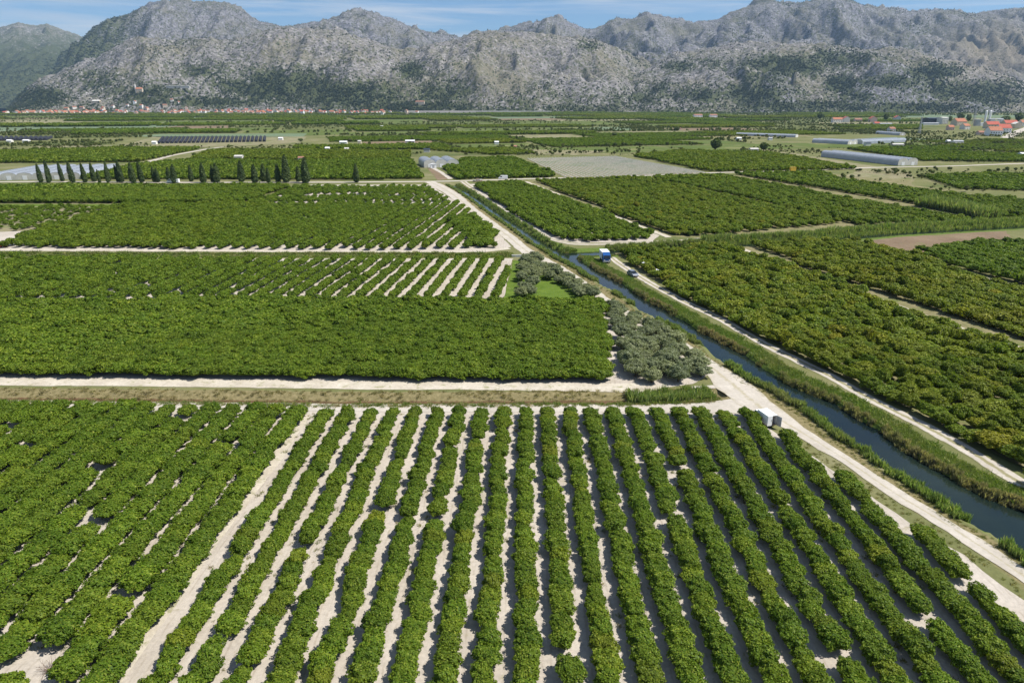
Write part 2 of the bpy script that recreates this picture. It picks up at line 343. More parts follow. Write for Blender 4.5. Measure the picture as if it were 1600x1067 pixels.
def axis(lo, hi, fine_lo, fine_hi, fine, growth, cap):
    a = list(np.arange(fine_lo, fine_hi + fine / 2, fine)); s = fine
    x = a[-1]
    while x < hi: s = min(s * growth, cap); x += s; a.append(min(x, hi))
    s = fine; x = a[0]; pre = []
    while x > lo: s = min(s * growth, cap); x -= s; pre.append(max(x, lo))
    return np.array(pre[::-1] + a)
gx = axis(-10600, 10600, -75, 135, 0.8, 1.045, 250)
gy = axis(-180, 10700, 30, 240, 0.8, 1.03, 250)
XX, YY = np.meshgrid(gx, gy)
P = np.stack([XX.ravel(), YY.ravel()], 1)
def smooth(x): x = np.clip(x, 0, 1); return x * x * (3 - 2 * x)
near = (P[:, 1] < 520) & (np.abs(P[:, 0]) < 420)
Pn = P[near]
wob = 0.7 * (fbm(Pn[:, 0] * 0.3, Pn[:, 1] * 0.3, 3, 5) - 0.5)
dc, tc_ = seg_dist(Pn, CANAL); du, _ = seg_dist(Pn, UPPER); db, _ = seg_dist(Pn, BRANCH); d1, _ = seg_dist(Pn, DITCH); d2, _ = seg_dist(Pn, DITCH2)
cs_ = np.r_[0, np.cumsum(np.hypot(*np.diff(CANAL, axis=0).T))]
def CWF(t_): return np.interp(t_, cs_, np.array([3.8, 3.7, 3.5, 3.2, 2.9, 2.6, 2.4, 2.3, 2.4, 2.5, 2.6, 2.0]) - 0.45) + 0.25 * np.sin(t_ * 0.21) + 0.18 * np.sin(t_ * 0.57 + 1)
CW = CWF(tc_)
hz = np.minimum.reduce([-2.2 * (1 - smooth((dc + wob - CW + 0.6) / 1.9)), -1.7 * (1 - smooth((du + wob - 1.5) / 2.0)),
                        -1.9 * (1 - smooth((db + wob - 2.9) / 1.8)), -0.9 * (1 - smooth((d1 + wob - 0.4) / 1.8)), -0.7 * (1 - smooth((d2 - 0.5) / 1.8))])
Z = np.zeros(len(P)); Z[near] = hz
def attr_full(v, fill=0.0): a = np.full(len(P), fill); a[near] = v; return a
dw = np.minimum(dc - CW, np.minimum(du - 1.6, db - 3.0))
side = np.zeros(len(Pn))
lside = Pn[:, 0] < np.interp(Pn[:, 1], CANAL[:, 1], CANAL[:, 0])
bank = np.maximum(1 - smooth((dw - np.where(lside, 0.3, 2.0)) / np.where(lside, 1.6, 4.5)), 0.55 * (1 - smooth((d2 - 2.2) / 3)))
dry = np.maximum(np.where(lside, 0.9, 0.35) * (1 - smooth(np.abs(dw - 3.8) / 3.2)), 0.95 * (1 - smooth((d1 - 1.5) / 3.2)))
dry = np.maximum(dry, 0.5 * (1 - smooth((d2 - 1.5) / 3)))
mud = np.maximum(1 - smooth((d1 - 0.2) / 1.2), 1 - smooth((dw + 0.3) / 1.0))
nxg, nyg = len(gx), len(gy)
ii = np.arange(nxg * nyg).reshape(nyg, nxg)
F = np.stack([ii[:-1, :-1].ravel(), ii[:-1, 1:].ravel(), ii[1:, 1:].ravel(), ii[1:, :-1].ravel()], 1)
me = np_mesh('ground', np.column_stack([P, Z]), F, smooth=True)
for nm, v in (('bank', bank), ('dry', dry), ('mud', mud)):
    a = me.attributes.new(nm, 'FLOAT', 'POINT'); a.data.foreach_set('value', attr_full(v).astype(np.float32))
tag(link('ground', me, M['ground']), 'flat valley floor of dry grass with canal and ditch cuts', None, None, 'structure')

def ribbon(line, widths, step_=2.0, jit=0.25, seed=0, cols=(-1, -0.5, 0, 0.5, 1)):
    """strip along a polyline with uneven edges -> verts2d, quads"""
    line = np.asarray(line); seg = np.hypot(*np.diff(line, axis=0).T); cum = np.r_[0, np.cumsum(seg)]
    s = np.linspace(0, cum[-1], max(2, int(cum[-1] / step_))); w = np.interp(s, cum, widths) if np.ndim(widths) else np.full(len(s), widths)
    c = np.stack([np.interp(s, cum, line[:, 0]), np.interp(s, cum, line[:, 1])], 1)
    k = max(1, int(4 / step_)); cs = c.copy()
    for _ in range(3): cs[1:-1] = (cs[:-2] + 2 * cs[1:-1] + cs[2:]) / 4
    t = np.gradient(cs, axis=0); t /= np.hypot(t[:, 0], t[:, 1])[:, None] + 1e-9; n = np.stack([-t[:, 1], t[:, 0]], 1)
    V = []
    for q in cols:
        j = jit * 2 * (fbm(s * 0.45 + 31 * q, s * 0 + seed, 3, seed) - 0.5) if abs(q) == 1 else 0
        V.append(cs + n * (q * w / 2 + np.sign(q) * j)[:, None])
    V = np.stack(V, 1).reshape(-1, 2); m_, k_ = len(s), len(cols); idx = np.arange(m_ * k_).reshape(m_, k_)
    F = np.stack([idx[:-1, :-1].ravel(), idx[1:, :-1].ravel(), idx[1:, 1:].ravel(), idx[:-1, 1:].ravel()], 1)[:, ::-1]
    return V, F
TC = (-1, -0.66, -0.33, -0.12, 0.12, 0.33, 0.66, 1)
def road(name, px, width, z, mat, label, jit=0.3, world=None, step_=2.0, seed=1):
    V, F = ribbon(G(px) if world is None else world, width, step_, jit, seed, TC)
    me = np_mesh(name, np.column_stack([V, np.full(len(V), z)]), F)
    a = me.attributes.new('across', 'FLOAT', 'POINT'); a.data.foreach_set('value', np.tile(np.array(TC), len(V) // len(TC)).astype(np.float32))
    return tag(link(name, me, mat), label, None, None, 'structure')
def sheet(name, poly, z, mat, label, jit=0.0, world=False, seed=0):
    P_ = np.asarray(poly) if world else G(poly); out = []
    for a, b in zip(P_, np.roll(P_, -1, 0)):
        n = max(1, int(np.hypot(*(b - a)) / 2.0)) if jit else 1
        n = min(n, 200)
        for k in range(n):
            p = a + (b - a) * k / n
            if jit: p = p + jit * (np.array([float(vnoise(np.array([p[0] * .4]), np.array([p[1] * .4 + q])).item()) for q in (seed, seed + 50)]) - 0.5) * 2
            out.append(p)
    tri = tessellate_polygon([[Vector((p[0], p[1], 0)) for p in out]])
    V = np.array([(p[0], p[1], z) for p in out]); T = np.array([t for t in tri])
    a, b, c = V[T[:, 0]], V[T[:, 1]], V[T[:, 2]]
    flip = ((b - a)[:, 0] * (c - a)[:, 1] - (b - a)[:, 1] * (c - a)[:, 0]) < 0; T[flip] = T[flip][:, ::-1]
    return tag(link(name, np_mesh(name, V, T), mat), label, None, None, 'structure')

# water
V, F = ribbon(CANAL, 10.0, 6.0, 0, 0, (-1, 0, 1)); V2, F2 = ribbon(UPPER, 5.0, 6, 0, 0, (-1, 0, 1)); V3, F3 = ribbon(BRANCH, 9.4, 6, 0, 0, (-1, 0, 1))
tag(link('canal_water', np_mesh('water', np.column_stack([V, np.full(len(V), -0.60)]), F), M['water']), 'dark blue water of the straight irrigation canal', None, None, 'structure')
tag(link('channel_water', np_mesh('water', np.column_stack([V2, np.full(len(V2), -0.64)]), F2), M['water']), 'narrow overgrown upper channel of the canal', None, None, 'structure')
tag(link('side_canal_water', np_mesh('water', np.column_stack([V3, np.full(len(V3), -0.62)]), F3), M['water']), 'side canal running right behind the blue truck', None, None, 'structure')

# roads and tracks
road('gravel_road', [(1760, 1016), (1600, 900), (1482, 820), (1397, 771), (1323, 719), (1250, 674), (1190, 639), (1150, 605), (1110, 572), (1070, 545), (1029, 519), (969, 485), (942, 468), (881, 424), (824, 394), (790, 366), (760, 344), (735, 326), (708, 304), (682, 289), (672, 284.5)],
     np.array([2.3, 2.3, 2.3, 2.3, 2.4, 2.9, 5.5, 6.5, 4.2, 3.6, 3.4, 3.6, 3.6, 4.0, 4.6, 4.4, 4.2, 5.0, 7.0, 7.5, 6.0]), 0.05, M['gravel_road'], 'white gravel road running diagonally beside the canal', 0.5)
road('cross_road', [(-200, 286), (60, 284), (270, 285.5), (540, 285), (665, 284), (719, 283), (817, 280), (888, 278), (1002, 275), (1060, 271.5), (1249, 267), (1364, 262), (1482, 260), (1700, 252)], 5.0, 0.06, M['gravel'], 'pale cross road passing the cypress row', 0.5, step_=5)
road('canal_track', [(1760, 838), (1586, 752), (1532, 714), (1448, 667), (1364, 626), (1296, 587), (1202, 542), (1127, 499), (1060, 467), (1020, 445), (985, 424), (962, 408), (955, 402)], 2.5, 0.04, M['two_track'], 'sandy two-wheel track on the right canal bank', 0.4)
road('upper_track', [(724, 284), (750, 303), (775, 321), (798, 337), (835, 358), (864, 375), (895, 382), (930, 382.5), (990, 379.5), (1050, 377), (1095, 373)], np.array([4, 3, 2.8, 2.8, 2.8, 2.8, 2.8, 2.8, 2.8, 2.8, 2.4]), 0.04, M['two_track'], 'pale track bending round the upper orchard corner', 0.4)
road('field_track', [(-160, 592), (0, 597), (300, 599), (530, 602), (800, 604), (950, 606), (1000, 606), (1040, 608)], np.array([3.0, 3, 3, 3.2, 3.2, 3.4, 4.5, 2.5]), 0.04, M['track'], 'sandy track between middle orchard and ditch', 0.35)
road('headland_track', [(-160, 628), (0, 631), (300, 634), (530, 637), (800, 638), (1000, 638), (1100, 637), (1165, 634)], np.array([2.6, 2.6, 2.6, 2.8, 2.8, 2.8, 3.5, 6]), 0.045, M['gravel'], 'pale headland track along the foreground orchard top', 0.3)
road('orchard_track', [(-160, 389), (0, 390), (400, 392.5), (690, 394), (760, 393), (795, 388)], 2.6, 0.045, M['track'], 'pale track below the upper left orchard', 0.4)
road('valley_road', [(101, 279), (216, 257), (270, 243), (324, 233), (350, 230)], 5.0, 0.07, M['gravel'], 'pale farm road climbing behind the cypresses', 0.5, step_=5)
road('farm_lane', [(675, 262), (690, 270), (704, 280)], 3.0, 0.07, M['gravel'], 'pale lane leading to the two-ridge greenhouse', 0.3, step_=3)
road('village_road', [(1572, 216), (1590, 206), (1620, 195)], 14, 0.1, M['gravel'], 'pale road into the red-roofed farm hamlet', 1.0, step_=10)

# soil and grass sheets
sheet('orchard_soil', [(-500, 633), (0, 636), (480, 641), (1120, 643), (1165, 646), (1240, 694), (1337, 757), (1419, 817), (1501, 865), (1600, 938), (1900, 1290), (-900, 1290)], 0.02, M['soil'], 'pale sandy soil under the foreground orchard rows', 0.4)
sheet('orchard_soil', [(-100, 473), (938, 475), (952, 500), (962, 545), (957, 570), (992, 604), (948, 607), (-100, 594)], 0.02, M['soil'], 'pale soil under the dense middle orchard', 0.4)
sheet('orchard_soil', [(-100, 405), (801, 404), (786, 474), (-100, 472)], 0.02, M['soil'], 'pale soil under the striped middle left orchard', 0.3)
sheet('orchard_soil', [(-100, 392), (-100, 367), (60, 360), (190, 322), (400, 320), (716, 318), (776, 362), (800, 386), (760, 394), (690, 395)], 0.02, M['soil'], 'pale soil under the upper left orchard rows', 0.3)
sheet('orchard_soil', [(400, 320), (470, 289), (672, 289), (716, 318)], 0.025, M['soil'], 'pale bare soil of the gappy orchard by the road', 0.3)
sheet('grass', [(-100, 367), (-100, 322), (188, 321), (60, 360)], 0.02, M['stubble'], 'pale grassy ground of the young orchard', 0.3)
sheet('grass', [(-100, 322.5), (-100, 319.5), (350, 320), (188, 323)], 0.045, M['grass_green'], 'green grass strip above the young orchard', 0.2)
sheet('grass', [(802, 407), (816, 407), (838, 425), (866, 434), (893, 448), (938, 468), (936, 475), (786, 473)], 0.03, M['grass_green'], 'bright green lawn strip beside the olive grove', 0.3)
sheet('grass', [(930, 470), (975, 492), (1040, 530), (1108, 585), (1085, 600), (1030, 606), (990, 606), (957, 570), (962, 545)], 0.012, M['soil'], 'sandy ground of the lower olive grove', 0.3)
sheet('fallow_field', [(1335, 380), (1400, 371), (1570, 361), (1590, 379), (1440, 395), (1395, 391)], 0.03, M['fallow'], 'reddish brown fallow patch behind the reed belt', 0.6)
sheet('fallow_field', [(668, 263), (675, 262.5), (704, 281), (683, 281.5)], 0.04, M['fallow'], 'brown tilled strip leading to the greenhouse', 0.4)
sheet('gravel_patch', [(1081, 604), (1125, 601), (1127, 606), (1084, 609)], 0.03, M['gravel'], 'pale concrete-like slab beside the olive grove', 0.15)
sheet('stubble_field', [(1205, 240), (1230, 238), (1340, 256), (1420, 268), (1430, 280), (1390, 286), (1310, 279), (1340, 267)], 0.03, M['stubble'], 'pale stony field in front of the long greenhouse', 0.8)
sheet('stubble_field', [(1290, 283), (1320, 276), (1430, 281), (1420, 292), (1380, 292)], 0.035, M['grass_dry'], 'dry grass field below the long greenhouse', 0.8)
sheet('orchard_soil', [(731, 288), (818, 285), (1030, 368), (1020, 377), (905, 380), (862, 374), (798, 336)], 0.02, M['soil'], 'soil under the wedge orchard right of the track', 0.3)
sheet('orchard_soil', [(822, 284), (1010, 278), (1130, 274), (1290, 270), (1620, 318), (1620, 346), (1390, 358), (1100, 372), (1040, 370)], 0.02, M['grass_dry'], 'grassy soil under the wide right orchards', 0.3)
sheet('orchard_soil', [(960, 396), (1130, 387), (1250, 381), (1340, 378), (1421, 398), (1620, 458), (1900, 560), (1900, 900), (1620, 742), (1300, 578), (1060, 458)], 0.015, M['grass_dry'], 'grassy soil under the big right orchard', 0.3)
for q, pl in enumerate(([(1148, 386), (1229, 417), (1316, 448), (1397, 478), (1499, 515), (1640, 562)], [(1425, 396), (1472, 417), (1540, 436), (1640, 463)],
           [(822, 284), (900, 315), (960, 338), (1002, 354), (1045, 371)], [(1015, 279), (1100, 296), (1180, 313), (1262, 334), (1330, 352)], [(1130, 273), (1220, 286), (1296, 300), (1431, 324), (1560, 345)])):
    road('field_path', pl, [3.2, 2.8, 2.2, 1.8, 1.8][q], 0.05 if q < 2 else 0.045, M['track'] if q in (0, 2, 1) else M['grass_dry'],
         ['grassy path splitting the big right orchard', 'shaded path before the dark green right orchard', 'pale path bordering the wedge orchard', 'weedy path between the wide right orchards', 'grassy path through the far right orchard'][q], 0.5, seed=q + 3)
road('earth_track', [(474, 648), (435, 707), (380, 776), (324, 849), (250, 955), (169, 1067), (90, 1180)], 2.3, 0.03, M['track'], 'bare earth track slanting between foreground orchard sections', 0.25, step_=1.0)

# ------------------------------------------------------------------ plants: foliage built leaf by leaf, shared between copies
def leaves(points, normals, length, width, r):
    """one rhombic leaf (a quad) for each point"""
    n = len(points); normals = normals / (np.linalg.norm(normals, axis=1)[:, None] + 1e-9)
    rv = r.normal(size=(n, 3)); tg = np.cross(normals, rv); tg /= np.linalg.norm(tg, axis=1)[:, None] + 1e-9
    bt = np.cross(normals, tg); l = length * r.uniform(0.7, 1.3, (n, 1)); w = width * r.uniform(0.7, 1.3, (n, 1))
    q = np.stack([points - tg * l / 2, points + bt * w / 2 + normals * w * .15, points + tg * l / 2, points - bt * w / 2 + normals * w * .15], 1)
    return q.reshape(-1, 3), np.arange(4 * n).reshape(n, 4)
def crown_mesh(name, seed, rx, ry, h, z0, lobes, lr, n, ll, lw, mat, flat=0.6, spread=0.66, power=2.5, bumpy=0.30):
    """leaves on a lumpy rounded-box dome, a second layer just inside it"""
    r = np.random.default_rng(seed)
    C = r.normal(size=(lobes, 3)); C[:, 2] = np.abs(C[:, 2]) * 0.95 - 0.2; C /= np.linalg.norm(C, axis=1)[:, None]; amp = r.uniform(0.5, 1.0, lobes)
    S = np.array([rx, ry, (h - z0) / 2]); cz = z0 + (h - z0) / 2
    d = r.normal(size=(n * 2, 3)); d[:, 2] += 0.25; d /= np.linalg.norm(d, axis=1)[:, None]
    dist2 = ((d[:, None, :] - C[None]) ** 2).sum(2); wgt_ = amp * np.exp(-dist2 / lr ** 2); k = wgt_.argmax(1); bmp = wgt_.max(1)
    f = (1 - bumpy + bumpy * bmp) * np.where(r.random(len(d)) < 0.7, r.uniform(0.92, 1.12, len(d)), r.uniform(0.70, 0.92, len(d))) * (0.9 + 0.2 * vnoise(d[:, 0] * 2.2 + seed, d[:, 1] * 2.2 + d[:, 2] * 1.7, seed))
    p = d / (np.abs(d) ** power).sum(1)[:, None] ** (1 / power) * S * f[:, None] + [0, 0, cz]
    q = d / S * min(S) + 0.9 * (d - C[k]) * bmp[:, None] + r.normal(size=d.shape) * 0.6 + [0, 0, 0.3]
    ok = p[:, 2] > max(0.05, z0 * 0.5) if z0 >= 0 else p[:, 2] > -9
    p, q = p[ok][:n], q[ok][:n]; n = len(p)
    V, F = leaves(p, q, ll, lw, r)
    me = np_mesh(name, V, F, np.clip(r.beta(2, 2.2, n), 0, 1)); me.materials.append(mat); return me
def column_mesh(name, seed, rad, h, n, ll, lw, mat):
    r = np.random.default_rng(seed); z = h * (0.04 + 0.96 * r.random(n) ** 1.15); a = r.uniform(0, 2 * math.pi, n); u = z / h
    prof = np.clip(np.minimum((u + 0.12) * 4, 1) * (1 - u ** 2.6), 0, 1) ** 0.8
    rr = rad * prof * (0.75 + 0.5 * vnoise(a * 1.6 + seed, z * 0.9, seed)) * r.uniform(0.75, 1.05, n)
    p = np.column_stack([rr * np.cos(a), rr * np.sin(a), z]); nn = np.column_stack([np.cos(a), np.sin(a), 0.35 + 0 * a]) + r.normal(size=(n, 3)) * 0.45
    V, F = leaves(p, nn, ll, lw, r)
    me = np_mesh(name, V, F, r.beta(2, 2.2, n)); me.materials.append(mat); return me
def blade_mesh(name, seed, n, spread, h, w, mat, lean=0.25):
    r = np.random.default_rng(seed); b = np.column_stack([r.normal(size=(n, 2)) * spread, np.zeros(n)]); a = r.uniform(0, 2 * math.pi, n)
    d = np.column_stack([np.cos(a), np.sin(a), 0 * a]); hh = h * r.uniform(0.6, 1.15, (n, 1)); o = np.column_stack([r.normal(size=(n, 2)) * lean, np.ones(n)]) * hh
    V = np.stack([b - d * w / 2, b + d * w / 2, b + o * 0.6 + d * w * .4, b + o + d * w * .05 + np.column_stack([r.normal(size=(n, 2)) * .1 * h, np.zeros(n)])], 1).reshape(-1, 3)
    me = np_mesh(name, V, np.arange(4 * n).reshape(n, 4), r.random(n)); me.materials.append(mat); return me
def trunk_mesh(name, seed, h, r0, spread, mat):
    r = random.Random(seed); m = MB(); m.tube([(0, 0, -0.1), (r.uniform(-.04, .04), r.uniform(-.04, .04), h * 0.45)], [r0 * 1.25, r0 * 0.9], 6)
    for k in range(4):
        a = k * math.pi / 2 + r.uniform(-.4, .4)
        m.tube([(0, 0, h * 0.4), (math.cos(a) * spread * .5, math.sin(a) * spread * .5, h * 0.7), (math.cos(a) * spread, math.sin(a) * spread, h * 1.05)], [r0 * .7, r0 * .45, r0 * .15], 5)
    me = m.mesh(name); me.materials.append(mat); return me

def source(coll, names_meshes):
    c = bpy.data.collections.new(coll)
    for k, me in enumerate(names_meshes):
        o = bpy.data.objects.new('%s_%02d' % (coll, k), me); c.objects.link(o)
    return c
citrus_near = [crown_mesh('citrus_crown', 10 + k, 1.12, 1.32, 1.80, 0.10, 44, 0.34, 3500, 0.205, 0.125, M['citrus'], power=2.2, bumpy=0.44) for k in range(8)]
citrus_mid = [crown_mesh('citrus_crown_mid', 30 + k, 1.12, 1.32, 1.80, 0.10, 26, 0.42, 800, 0.40, 0.23, M['citrus'], power=2.2, bumpy=0.44) for k in range(6)]
citrus_far = [crown_mesh('citrus_crown_far', 50 + k, 1.12, 1.32, 1.80, 0.1, 10, 0.55, 140, 0.8, 0.5, M['citrus'], power=2.2, bumpy=0.42) for k in range(5)]
olive_near = [crown_mesh('olive_crown', 70 + k, 2.1, 2.1, 3.5, 0.12, 40, 0.30, 4200, 0.42, 0.13, M['olive'], power=2.1, bumpy=0.42) for k in range(6)]
wild_mesh = [crown_mesh('wild_crown', 90 + k, 2.3, 2.3, 4.6, 0.2, 18, 0.45, 520, 0.8, 0.5, M['wild'], power=2.0, bumpy=0.42) for k in range(5)]
wildfar_mesh = [crown_mesh('wild_crown_far', 100 + k, 2.3, 2.3, 4.6, 0.0, 9, 0.55, 100, 1.7, 1.1, M['wild'], power=2.0, bumpy=0.4) for k in range(4)]
maquis_mesh = [crown_mesh('maquis_crown', 110 + k, 2.6, 2.6, 4.2, -1.0, 7, 0.6, 60, 2.2, 1.6, M['maquis'], power=2.0, bumpy=0.35) for k in range(4)]
reed_mesh = [blade_mesh('reed_clump', 120 + k, 70, 0.35, 2.0, 0.06, M['reed'], 0.12) for k in range(4)]
tuft_mesh = [blade_mesh('grass_tuft', 130 + k, 55, 0.28, 0.55, 0.05, M['grass'], 0.45) for k in range(4)]
SRC = {'citrus': source('citrus_src', citrus_near + citrus_mid + citrus_far), 'wild': source('wild_src', wild_mesh + wildfar_mesh),
       'maquis': source('maquis_src', maquis_mesh), 'reed': source('reed_src', reed_mesh), 'tuft': source('tuft_src', tuft_mesh)}
NG = {}
def scatter_group(key):
    if key in NG: return NG[key]
    g = bpy.data.node_groups.new('scatter_' + key, 'GeometryNodeTree')
    g.interface.new_socket('Geometry', in_out='INPUT', socket_type='NodeSocketGeometry'); g.interface.new_socket('Geometry', in_out='OUTPUT', socket_type='NodeSocketGeometry')
    gi, go = N(g, 'NodeGroupInput'), N(g, 'NodeGroupOutput'); iop = N(g, 'GeometryNodeInstanceOnPoints')
    ci = N(g, 'GeometryNodeCollectionInfo'); ci.inputs['Collection'].default_value = SRC[key]; ci.inputs['Separate Children'].default_value = True; ci.inputs['Reset Children'].default_value = True
    def na(nm, ty):
        a = N(g, 'GeometryNodeInputNamedAttribute', data_type=ty); a.inputs['Name'].default_value = nm; return a.outputs['Attribute']
    cx = N(g, 'ShaderNodeCombineXYZ'); g.links.new(na('rot', 'FLOAT'), cx.inputs['Z'])
    e = N(g, 'FunctionNodeEulerToRotation'); g.links.new(cx.outputs[0], e.inputs[0])
    g.links.new(gi.outputs[0], iop.inputs['Points']); g.links.new(ci.outputs[0], iop.inputs['Instance']); iop.inputs['Pick Instance'].default_value = True
    g.links.new(na('idx', 'INT'), iop.inputs['Instance Index']); g.links.new(e.outputs[0], iop.inputs['Rotation']); g.links.new(na('scl', 'FLOAT_VECTOR'), iop.inputs['Scale'])
    g.links.new(iop.outputs[0], go.inputs[0]); NG[key] = g; return g
def scatter(name, key, pts, rot, scl, idx, tint, label):
    pts = np.asarray(pts, np.float32); n = len(pts)
    if n == 0: return None
    me = bpy.data.meshes.new(name); me.vertices.add(n); me.vertices.foreach_set('co', pts.ravel())
    for nm, ty, v in (('rot', 'FLOAT', rot), ('idx', 'INT', idx), ('tint', 'FLOAT', tint)):
        a = me.attributes.new(nm, ty, 'POINT'); a.data.foreach_set('value', np.asarray(v, np.int32 if ty == 'INT' else np.float32))
    a = me.attributes.new('scl', 'FLOAT_VECTOR', 'POINT'); a.data.foreach_set('vector', np.asarray(scl, np.float32).ravel())
    o = link(name, me); o.modifiers.new('scatter', 'NODES').node_group = scatter_group(key)
    return tag(o, label, None, None, 'stuff')

def proj(P3):
    x, y, z = P3[:, 0], P3[:, 1], P3[:, 2] - CAM_H
    zc = y * cp - z * sp; yc = y * sp + z * cp
    return CX + FPX * x / zc, CY - FPX * yc / zc, zc
def in_view(P2, margin=70, z=1.0):
    px, py, zc = proj(np.column_stack([P2, np.full(len(P2), z)]))
    return (zc > 5) & (px > -margin) & (px < 1600 + margin) & (py < 1067 + margin)

def rows(poly, az, rs, ts, r, keep=1.0, jit=0.18, gap=None, edge=None):
    """tree positions in rows inside a ground polygon"""
    d = np.array([math.sin(R(az)), math.cos(R(az))]); n = np.array([d[1], -d[0]]); u, v = poly @ d, poly @ n
    ks = np.arange(math.floor(v.min() / rs), math.ceil(v.max() / rs) + 1); out = []
    us = np.arange(u.min(), u.max(), ts); ph = 0.0 if edge is None else float(np.mean(G(edge) @ n) % rs)
    U, Vv = np.meshgrid(us, ks * rs + ph); off = r.uniform(0, ts, (len(ks), 1))
    p = (U + off)[..., None] * d + Vv[..., None] * n; p = p.reshape(-1, 2)
    p = p[inside(p, poly)]; p = p[in_view(p)]
    p = p[r.random(len(p)) < keep]
    if gap is not None: p = p[~gap(p)]
    return p + r.normal(size=p.shape) * jit
def lod(P2, r):
    D = np.sqrt((P2 ** 2).sum(1) + CAM_H ** 2); k = np.where(D < 150, r.integers(0, 8, len(P2)), np.where(D < 430, 8 + r.integers(0, 6, len(P2)), 14 + r.integers(0, 5, len(P2))))
    return k
OPOLY = []                                    # outline of every orchard block
def orchard(label, px, az, rs, ts, w=1.0, l=1.0, h=1.0, keep=1.0, tint=(0.0, 0.1), jit=0.26, gap=None, seed=0, spots=0.0, name='citrus_orchard', world=None, vary=0.17, edge=None):
    r = np.random.default_rng(1000 + seed); poly = G(px) if world is None else world; OPOLY.append(px)
    p = rows(poly, az, rs, ts, r, keep, jit, gap, edge); n = len(p)
    if n == 0: return
    big = 0.5 + 1.0 * fbm(p[:, 0] * 0.05, p[:, 1] * 0.05, 3, seed + 3)
    s = np.column_stack([w * 1.13 * r.normal(1, vary, n), l * 1.15 * r.normal(1, vary, n), h * 1.05 * r.normal(1, vary * 0.9, n)]) * np.clip(0.75 + 0.25 * big, 0.6, 1.2)[:, None]
    tt = r.uniform(*tint, n) * big
    if spots: m_ = r.random(n) < spots; tt[m_] = r.uniform(0.45, 0.95, m_.sum())
    rot = R(-az) + r.normal(size=n) * 0.2 + math.pi * (r.random(n) < 0.5)
    scatter(name, 'citrus', np.column_stack([p, np.zeros(n)]), rot, s, lod(p, r), np.clip(tt, 0, 1), label)

# --- foreground orchard: nearest 300 trees are single things, the others one mass
AZ0 = math.degrees(math.atan2(18 / FPX, cp + (CY - 160) / FPX * sp))
d0 = np.array([math.sin(R(AZ0)), math.cos(R(AZ0))]); n0 = np.array([d0[1], -d0[0]]); RS = 3.32
v0 = float(at(820.5, 644, 1.6)[:2] @ n0)
fr = np.random.default_rng(42); FT = []         # rows: (side, row number, x, y, scale, tint)
for k in range(-9, 15):
    ys = {11: 690, 12: 756, 13: 842, 14: 968}.get(k, 652)
    v = v0 + k * RS; Pz = np.array([at(px_, ys)[:2] for px_ in np.linspace(-200, 2200, 600)]); top = float((Pz[np.argmin(abs(Pz @ n0 - v))]) @ d0)
    u = top - fr.uniform(0, 0.5)
    while u > 33:
        if fr.random() > 0.014:
            q = fr.random(); sc = ((1.07 if k < 3 else 1.17) * fr.normal(1, .08), 1.1 * fr.normal(1, .09), 1.0 * fr.normal(1, .09))
            if q < 0.05: sc = tuple(0.72 * a for a in sc)
            FT.append(('right', k + 10, *(u * d0 + (v + fr.normal() * 0.14) * n0), sc, float(np.clip(fr.normal(0.06, 0.06), 0, 0.3) + (0.25 if fr.random() < 0.04 else 0)), u))
        u -= 1.85 * fr.uniform(0.92, 1.08)
vL = v0 - 9 * RS - 4.55
tl_ = G([(-400, 638), (0, 642), (480, 651)]); TOPL = lambda v: float(np.interp(v, tl_ @ n0, tl_ @ d0))
for k in range(0, 34):
    v = vL - k * 3.35; u = TOPL(v) + fr.uniform(-0.5, 0.3)
    while u > 33:
        if fr.random() > 0.03:
            sc = (1.45 * fr.normal(1, .08), 1.32 * fr.normal(1, .09), 1.08 * fr.normal(1, .09))
            FT.append(('left', k + 1, *(u * d0 + (v + fr.normal() * 0.12) * n0), sc, float(np.clip(fr.normal(0.04, 0.05), 0, 0.25)), u))
        u -= 2.15 * fr.uniform(0.88, 1.14)
A = np.array([(f[2], f[3]) for f in FT]); vis = in_view(A, 70)
px_, py_, _ = proj(np.column_stack([A, np.full(len(A), 1.0)]))
strict = (px_ > 4) & (px_ < 1596) & (py_ < 1062)
dist = np.hypot(*A.T); order = [i for i in np.argsort(dist) if strict[i]]
bare = at(78, 1048)[:2]
order = [i for i in order if np.hypot(*(A[i] - bare)) > 1.9]
single = set(order[:300])
cnt = {}
for i in sorted(single, key=lambda i: FT[i][6]):
    f = FT[i]; cnt.setdefault((f[0], f[1]), []).append(i)
citrus_trunk = [trunk_mesh('citrus_trunk', 200 + k, 1.0, 0.07, 0.55, M['bark']) for k in range(3)]
for (side, rw), lst in cnt.items():
    for j, i in enumerate(lst):
        f = FT[i]
        root = empty('citrus_tree', (f[2], f[3], 0.0), R(-AZ0) + math.pi * (j % 2) + float(fr.normal() * 0.2)); root.scale = f[4]
        c = link('crown', citrus_near[int(fr.integers(0, 8))], None, root); c['tint'] = f[5]
        link('trunk', citrus_trunk[i % 3], None, root)
        tag(root, 'green citrus tree, %s from the bottom edge, %s orchard row %s of bare earth track' % (nth(j + 1), nth(rw), side), 'citrus tree', 'foreground citrus trees in rows')
rest = [i for i in range(len(FT)) if vis[i] and i not in single and np.hypot(*(A[i] - bare)) > 1.9]
scatter('citrus_orchard', 'citrus', np.column_stack([A[rest], np.zeros(len(rest))]), R(-AZ0) + fr.normal(size=len(rest)) * 0.2 + math.pi * (fr.random(len(rest)) < .5),
        np.array([FT[i][4] for i in rest]), fr.integers(0, 8, len(rest)), np.array([FT[i][5] for i in rest]), 'rest of the foreground citrus rows towards the pale headland track')

